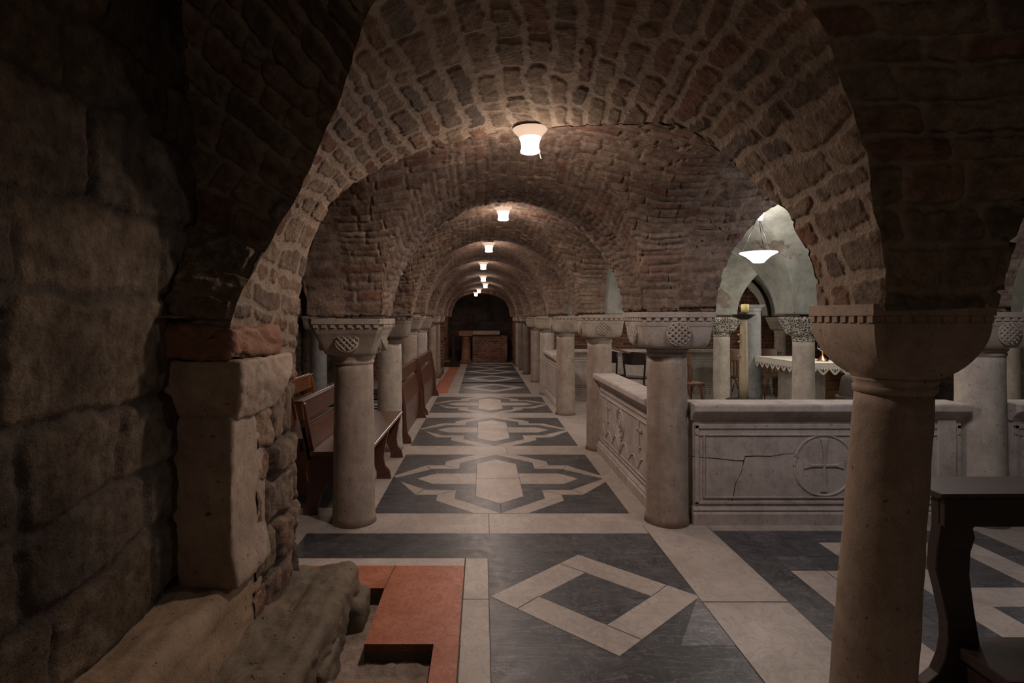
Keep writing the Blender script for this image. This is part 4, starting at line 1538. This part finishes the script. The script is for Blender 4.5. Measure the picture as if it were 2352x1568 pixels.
# brass cross stand and wire bookstand on the altar
zc = zt + .006
X0 = X_at(1889, 8.45)
cs = empty('altar_cross_stand', (X0, 8.45, zc), 'brass rod stand with bell-shaped foot on the altar cloth', 'stand')
bm = bmesh.new()
lathe(bm, [(.085, 0), (.085, .006), (.06, .03), (.03, .06), (.014, .09), (.010, .10)], (0, 0, 0), 24)
obj('foot', bm, M['copper'], cs)
bm = bmesh.new()
tube(bm, [(0, 0, .09), (0, 0, .36)], .008, 8)
obj('rod', bm, M['brass'], cs)
ws = empty('wire_bookstand', (X_at(1918, 8.75), 8.75, zc), 'steel wire bookstand on the right half of the altar', 'bookstand')
bm = bmesh.new()
for xx in (-.16, -.04, .10):
    tube(bm, [(xx, -.12, 0), (xx, -.12, .07), (xx - .04, .12, .17)], .006, 6)
for yy_, zz in ((-.12, .07), (-.04, .105), (.04, .135), (.12, .17)):
    tube(bm, [(-.20, yy_, zz), (.14, yy_, zz)], .006, 6)
tube(bm, [(-.2, .12, .17), (-.2, .12, .29), (.05, .12, .29)], .005, 6)
obj('frame', bm, M['steel'], ws)
# candlestick
ca = empty('paschal_candlestick', (X_at(1708, 8.0), 8.0, 0), 'tall cream candlestick post with a dark iron dish, standing in the choir', 'candlestick')
bm = bmesh.new()
lathe(bm, [(.062, .42), (.058, .8), (.052, 1.2), (.048, 1.55), (.05, 1.58)], (0, 0, 0), 24)
obj('post', bm, M['cream'], ca)
bm = bmesh.new()
lathe(bm, [(.04, 1.575), (.075, 1.585), (.10, 1.60), (.155, 1.645), (.158, 1.65), (.15, 1.65), (.09, 1.61), (.04, 1.605)], (0, 0, 0), 32)
lathe(bm, [(.045, 1.605), (.05, 1.63), (.055, 1.675), (.05, 1.68)], (0, 0, 0), 24)
obj('dish', bm, M['iron'], ca)
bm = bmesh.new()
lathe(bm, [(.30, .0), (.30, .03), (.12, .07), (.08, .36), (.24, .425), (.22, .435), (.05, .435)], (0, 0, 0), 32)
obj('base', bm, M['iron'], ca)
for z in (1.36, 1.26, 1.05):
    bm = bmesh.new()
    lathe(bm, [(.0, -.018), (.02, -.01), (.024, 0), (.02, .01), (.0, .018)], (-.075, -.02, z), 12, closed=False)
    tube(bm, [(-.07, -.02, z), (-.03, -.01, z)], .008, 6)
    obj('knob', bm, M['copper'], ca)
bm = bmesh.new()
lathe(bm, [(.0, 0), (.052, 0), (.053, .06), (.052, .112), (.045, .118), (.01, .112), (.0, .112)], (X_at(1711, 8.0), 8.0, 1.68), 28, closed=False)
lathe(bm, [(.004, .11), (.004, .125)], (X_at(1711, 8.0), 8.0, 1.68), 6)
tag(obj('candle', bm, M['wax']), 'short thick yellow candle standing on the candlestick dish', 'candle')
# dark stool and step at the altar's right
st = empty('stool', (X_at(1958, 7.6), 7.6, 0), 'dark squat stand with flared top beside the altar, left of the foreground capital', 'stand')
bm = bmesh.new()
lathe(bm, [(.20, 0), (.20, .05), (.15, .10), (.14, .42), (.20, .50), (.21, .53), (.19, .54)], (0, 0, 0), 24)
obj('body', bm, M['terracotta'], st)
bm = bmesh.new()
lathe(bm, [(.16, .535), (.155, .60), (.14, .74), (.12, .80), (.08, .83), (.0, .84)], (0, 0, 0), 24, closed=False)
obj('cover', bm, M['terracotta'], st)
bm = bmesh.new()
box(bm, 6.05, 8.4, 11.0, 11.5, 0, .16)
box(bm, 6.05, 8.4, 11.2, 11.5, .16, .32)
box(bm, 6.05, 8.4, 11.35, 11.5, .32, .5)
tag(obj('wooden_steps', bm, M['chair_brown'], bevel=.01), 'brown stepped bench behind the altar', 'steps')

# ----------------------------------------------------------------------------------- far end altar
bm = bmesh.new()
s, z = np.meshgrid(np.linspace(0, 1.25, 110), np.linspace(0, .98, 80), indexing='ij')
P = np.stack([-.34 + s, np.full_like(s, 20.0), z], -1)
ba = empty('brick_altar', (.28, 20.2, 0), 'low brick altar inside the dark niche at the end of the aisle', 'altar')
o = masonry_grid('brick_front', P - np.array([.28, 20.2, 0]), s, z, (0, -5, .5), M['redbrick'], 231, .22, .075, .018, .025)
o.parent = ba
bm = bmesh.new()
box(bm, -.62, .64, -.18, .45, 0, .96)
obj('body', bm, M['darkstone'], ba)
bm = bmesh.new()
box(bm, -.62, .36, -.33, .4, 1.0, 1.14)
obj('slab', bm, M['pilaster'], ba, bevel=.012)
rp = empty('red_pedestal', (-.57, 19.62, 0), 'red marble pedestal column in front of the brick altar', 'pedestal')
bm = bmesh.new()
lathe(bm, [(.23, 0), (.23, .06), (.20, .08), (.20, .11), (.165, .15), (.155, .6), (.15, .86), (.17, .88), (.17, .91), (.155, .94), (.20, .97)], (0, 0, 0), 28)
obj('shaft', bm, M['redstone'], rp)
bm = bmesh.new()
box(bm, -.24, .24, -.22, .22, .97, 1.15)
obj('capital', bm, M['redstone'], rp, bevel=.01)
pd = empty('prie_dieu', (-.95, 18.5, 0), 'dark prie-dieu standing left of the red pedestal', 'prie-dieu')
bm = bmesh.new()
box(bm, -.05, .05, -.05, .05, .1, 1.05)
obj('post', bm, M['chair_dark'], pd)
bm = bmesh.new()
box(bm, -.16, .16, -.12, .14, 1.04, 1.22)
obj('desk', bm, M['chair_dark'], pd, bevel=.01)
bm = bmesh.new()
box(bm, -.32, .22, -.3, .25, 0, .12)
prism(bm, [(-.14, .1), (.14, .1), (.06, .26), (-.06, .26)], 1, -.14, .14)
obj('base', bm, M['chair_dark'], pd, bevel=.01)
bm = bmesh.new()
box(bm, -.34, -.1, -.2, .3, .12, .2)
obj('cushion', bm, M['chair_brown'], pd, bevel=.02)
bm = bmesh.new()
box(bm, -1.165, -1.15, 19.3, 19.42, 1.62, 1.78)
tag(obj('wall_plaque', bm, M['iron']), 'small dark plaque on the left cheek of the niche', 'plaque')

# ----------------------------------------------------------------------------------- lamps
LCOL = (1.0, .79, .68)


def point(name, loc, energy, col, r=.05, parent=None):
    l = bpy.data.lights.new(name, 'POINT')
    l.energy = energy
    l.color = col
    l.shadow_soft_size = r
    o = bpy.data.objects.new(name, l)
    o.location = loc
    COL.objects.link(o)
    if parent:
        o.parent = parent
    return o


def spot(name, loc, energy, col, r=.05, blend=.45, size=PI):
    l = bpy.data.lights.new(name, 'SPOT')
    l.energy = energy
    l.color = col
    l.shadow_soft_size = r
    l.spot_size = size
    l.spot_blend = blend
    o = bpy.data.objects.new(name, l)
    o.location = loc
    COL.objects.link(o)
    return o


def lamp_proto(label):
    root = empty('ceiling_lamp', (0, 0, 0), label, 'lamp', 'bell lamps down the aisle')
    bm = bmesh.new()
    lathe(bm, [(.02, .045), (.085, .045), (.09, .03), (.09, .0), (.07, -.004)], (0, 0, 0), 28)
    obj('mounting_plate', bm, M['iron'], root)
    bm = bmesh.new()
    lathe(bm, [(.100, .0), (.092, -.012), (.075, -.03), (.062, -.048)], (0, 0, 0), 32, closed=False)
    obj('glass_collar', bm, M['lamp_upper'], root)
    bm = bmesh.new()
    lathe(bm, [(.062, -.048), (.054, -.07), (.050, -.095), (.051, -.112), (.056, -.122), (.055, -.130), (.045, -.134), (.02, -.128), (.0, -.126)], (0, 0, 0), 32, closed=False)
    obj('glass_bell', bm, M['lamp_glass'], root)
    return root


lamps = [(.275, 3.18, 2.675, 'nearest bell lamp on the vault, broken thread hanging from its rim'),
         (.214, 5.6, 2.715, 'second bell lamp down the aisle, lighting the brick behind it'),
         (.10, 8.05, 2.685, 'third bell lamp down the aisle'),
         (.025, 10.45, 2.645, 'fourth bell lamp down the aisle, a small bright cup'),
         (.03, 12.85, 2.575, 'fifth bell lamp down the aisle, pinkish'),
         (.095, 15.2, 2.555, 'sixth bell lamp, just right of the line, before the end arches'),
         (-.094, 17.3, 2.51, 'seventh bell lamp, upper of the last two'),
         (-.20, 18.5, 2.46, 'last bell lamp, lowest, before the dark niche')]
energy = [31, 27, 25, 23, 19, 16, 13, 7]
proto = None
for (x, y, z, lab), e in zip(lamps, energy):
    if proto is None:
        proto = lamp_proto(lab)
        proto.location = (x, y, z)
        r_ = proto
    else:
        r_ = dup(proto, (x, y, z), 0, lab)
    spot('lamp_light', (x, y, z - .16), e * 1.5, LCOL, .06)
    point('lamp_glow', (x, y, z - .22), e * .34, LCOL, .09)
bm = bmesh.new()
tube(bm, [(.052, 0, -.122), (.056, .002, -.14), (.060, .002, -.158), (.064, 0, -.165)], .0025, 6)
obj('broken_thread', bm, M['lamp_upper'], proto)

# hanging bowl lamp in the choir
hl = empty('hanging_bowl_lamp', (X_at(1742, 5.7), 5.7, 2.62), 'white glass bowl lamp hanging on three chains in the choir', 'lamp')
bm = bmesh.new()
zb = -.355
lathe(bm, [(.0, zb - .105), (.05, zb - .10), (.075, zb - .075), (.12, zb - .035), (.175, zb - .005), (.182, zb), (.178, zb + .006), (.12, zb - .015), (.05, zb - .05), (.0, zb - .055)], (0, 0, 0), 40, closed=False)
bw_ = obj('glass_bowl', bm, M['bowl_glass'], hl)
for k in range(3):
    a = k * 2 * PI / 3 + .35
    bm = bmesh.new()
    tube(bm, [(.165 * math.cos(a), .165 * math.sin(a), zb), (.012 * math.cos(a), .012 * math.sin(a), .0)], .0035, 6)
    obj('chain', bm, M['iron'], hl)
bm = bmesh.new()
lathe(bm, [(.036, .06), (.032, .03), (.026, 0), (.02, -.02), (.0, -.022)], (0.02, 0, 0), 20, closed=False)
obj('ceiling_cup', bm, M['lamp_glass'], hl)
bx = X_at(1742, 5.7)
point('bowl_light', (bx, 5.7, 2.42), 14, (1.0, .93, .84), .09)
point('bowl_down_light', (bx, 5.7, 2.08), 16, (1.0, .93, .84), .09)
# unseen choir lights, added to brighten the altar, columns and brick back wall
point('choir_fill_light', (5.3, 7.9, 2.5), 70, (1.0, .92, .82), .08)
point('choir_fill_light', (3.0, 8.0, 2.5), 20, (1.0, .92, .82), .08)
point('choir_fill_light', (2.7, 10.6, 2.45), 22, (1.0, .87, .74), .08)
point('choir_fill_light', (5.2, 12.9, 2.2), 14, (1.0, .85, .70), .08)
point('choir_fill_light', (5.2, 5.6, 2.45), 16, (1.0, .92, .82), .08)
# right bay lamp (hidden behind the foreground springing) and left aisle lamps
point('right_bay_light', (2.75, 3.05, 2.35), 32, (.95, .94, 1.0), .12)
point('left_aisle_light', (-2.3, 8.0, 2.4), 9, LCOL, .08)
point('left_aisle_light', (-2.3, 5.6, 2.4), 5, LCOL, .08)
point('left_aisle_light', (-2.4, 11.0, 2.4), 12, (1, .93, .9), .08)
# fill light added in the camera bay, far behind the viewer
point('rear_fill_light', (.1, -.9, 2.4), 9.5, (1.0, .80, .62), .15)
# tube lamp on the choir back wall
tl = empty('tube_lamp', (X_at(1445, 13.7), 13.7, 1.98), 'short white tube lamp on the brick wall between the near right columns', 'lamp')
bm = bmesh.new()
tube(bm, [(-.16, 0, .015), (.14, 0, -.015)], .03, 10)
obj('tube', bm, M['tube'], tl)
bm = bmesh.new()
box(bm, -.1, .1, .02, .14, -.02, .02)
obj('bracket', bm, M['iron'], tl)
# pale door frame edge seen right of the tall grey column
bm = bmesh.new()
box(bm, 6.95, 7.03, 7.4, 7.5, 0, 1.35)
tag(obj('pale_post', bm, M['cream'], bevel=.005), 'thin pale upright post behind the parapet at the right edge', 'post')

# ----------------------------------------------------------------------------------- world and colour
w_ = bpy.data.worlds.new('world')
scene.world = w_
w_.use_nodes = True
bgn = w_.node_tree.nodes['Background']
bgn.inputs[0].default_value = (.30, .20, .15, 1)
bgn.inputs[1].default_value = .08
scene.view_settings.view_transform = 'Standard'
scene.view_settings.look = 'None'
scene.view_settings.exposure = 0.0
scene.cycles.use_denoising = True
try:
    scene.cycles.denoiser = 'OPENIMAGEDENOISE'
except Exception:
    pass
scene.cycles.max_bounces = 6
scene.cycles.diffuse_bounces = 5
scene.cycles.glossy_bounces = 2
scene.cycles.transmission_bounces = 2
scene.cycles.sample_clamp_indirect = 4
scene.cycles.caustics_reflective = False
scene.cycles.caustics_refractive = False
scene.cycles.blur_glossy = 1.0
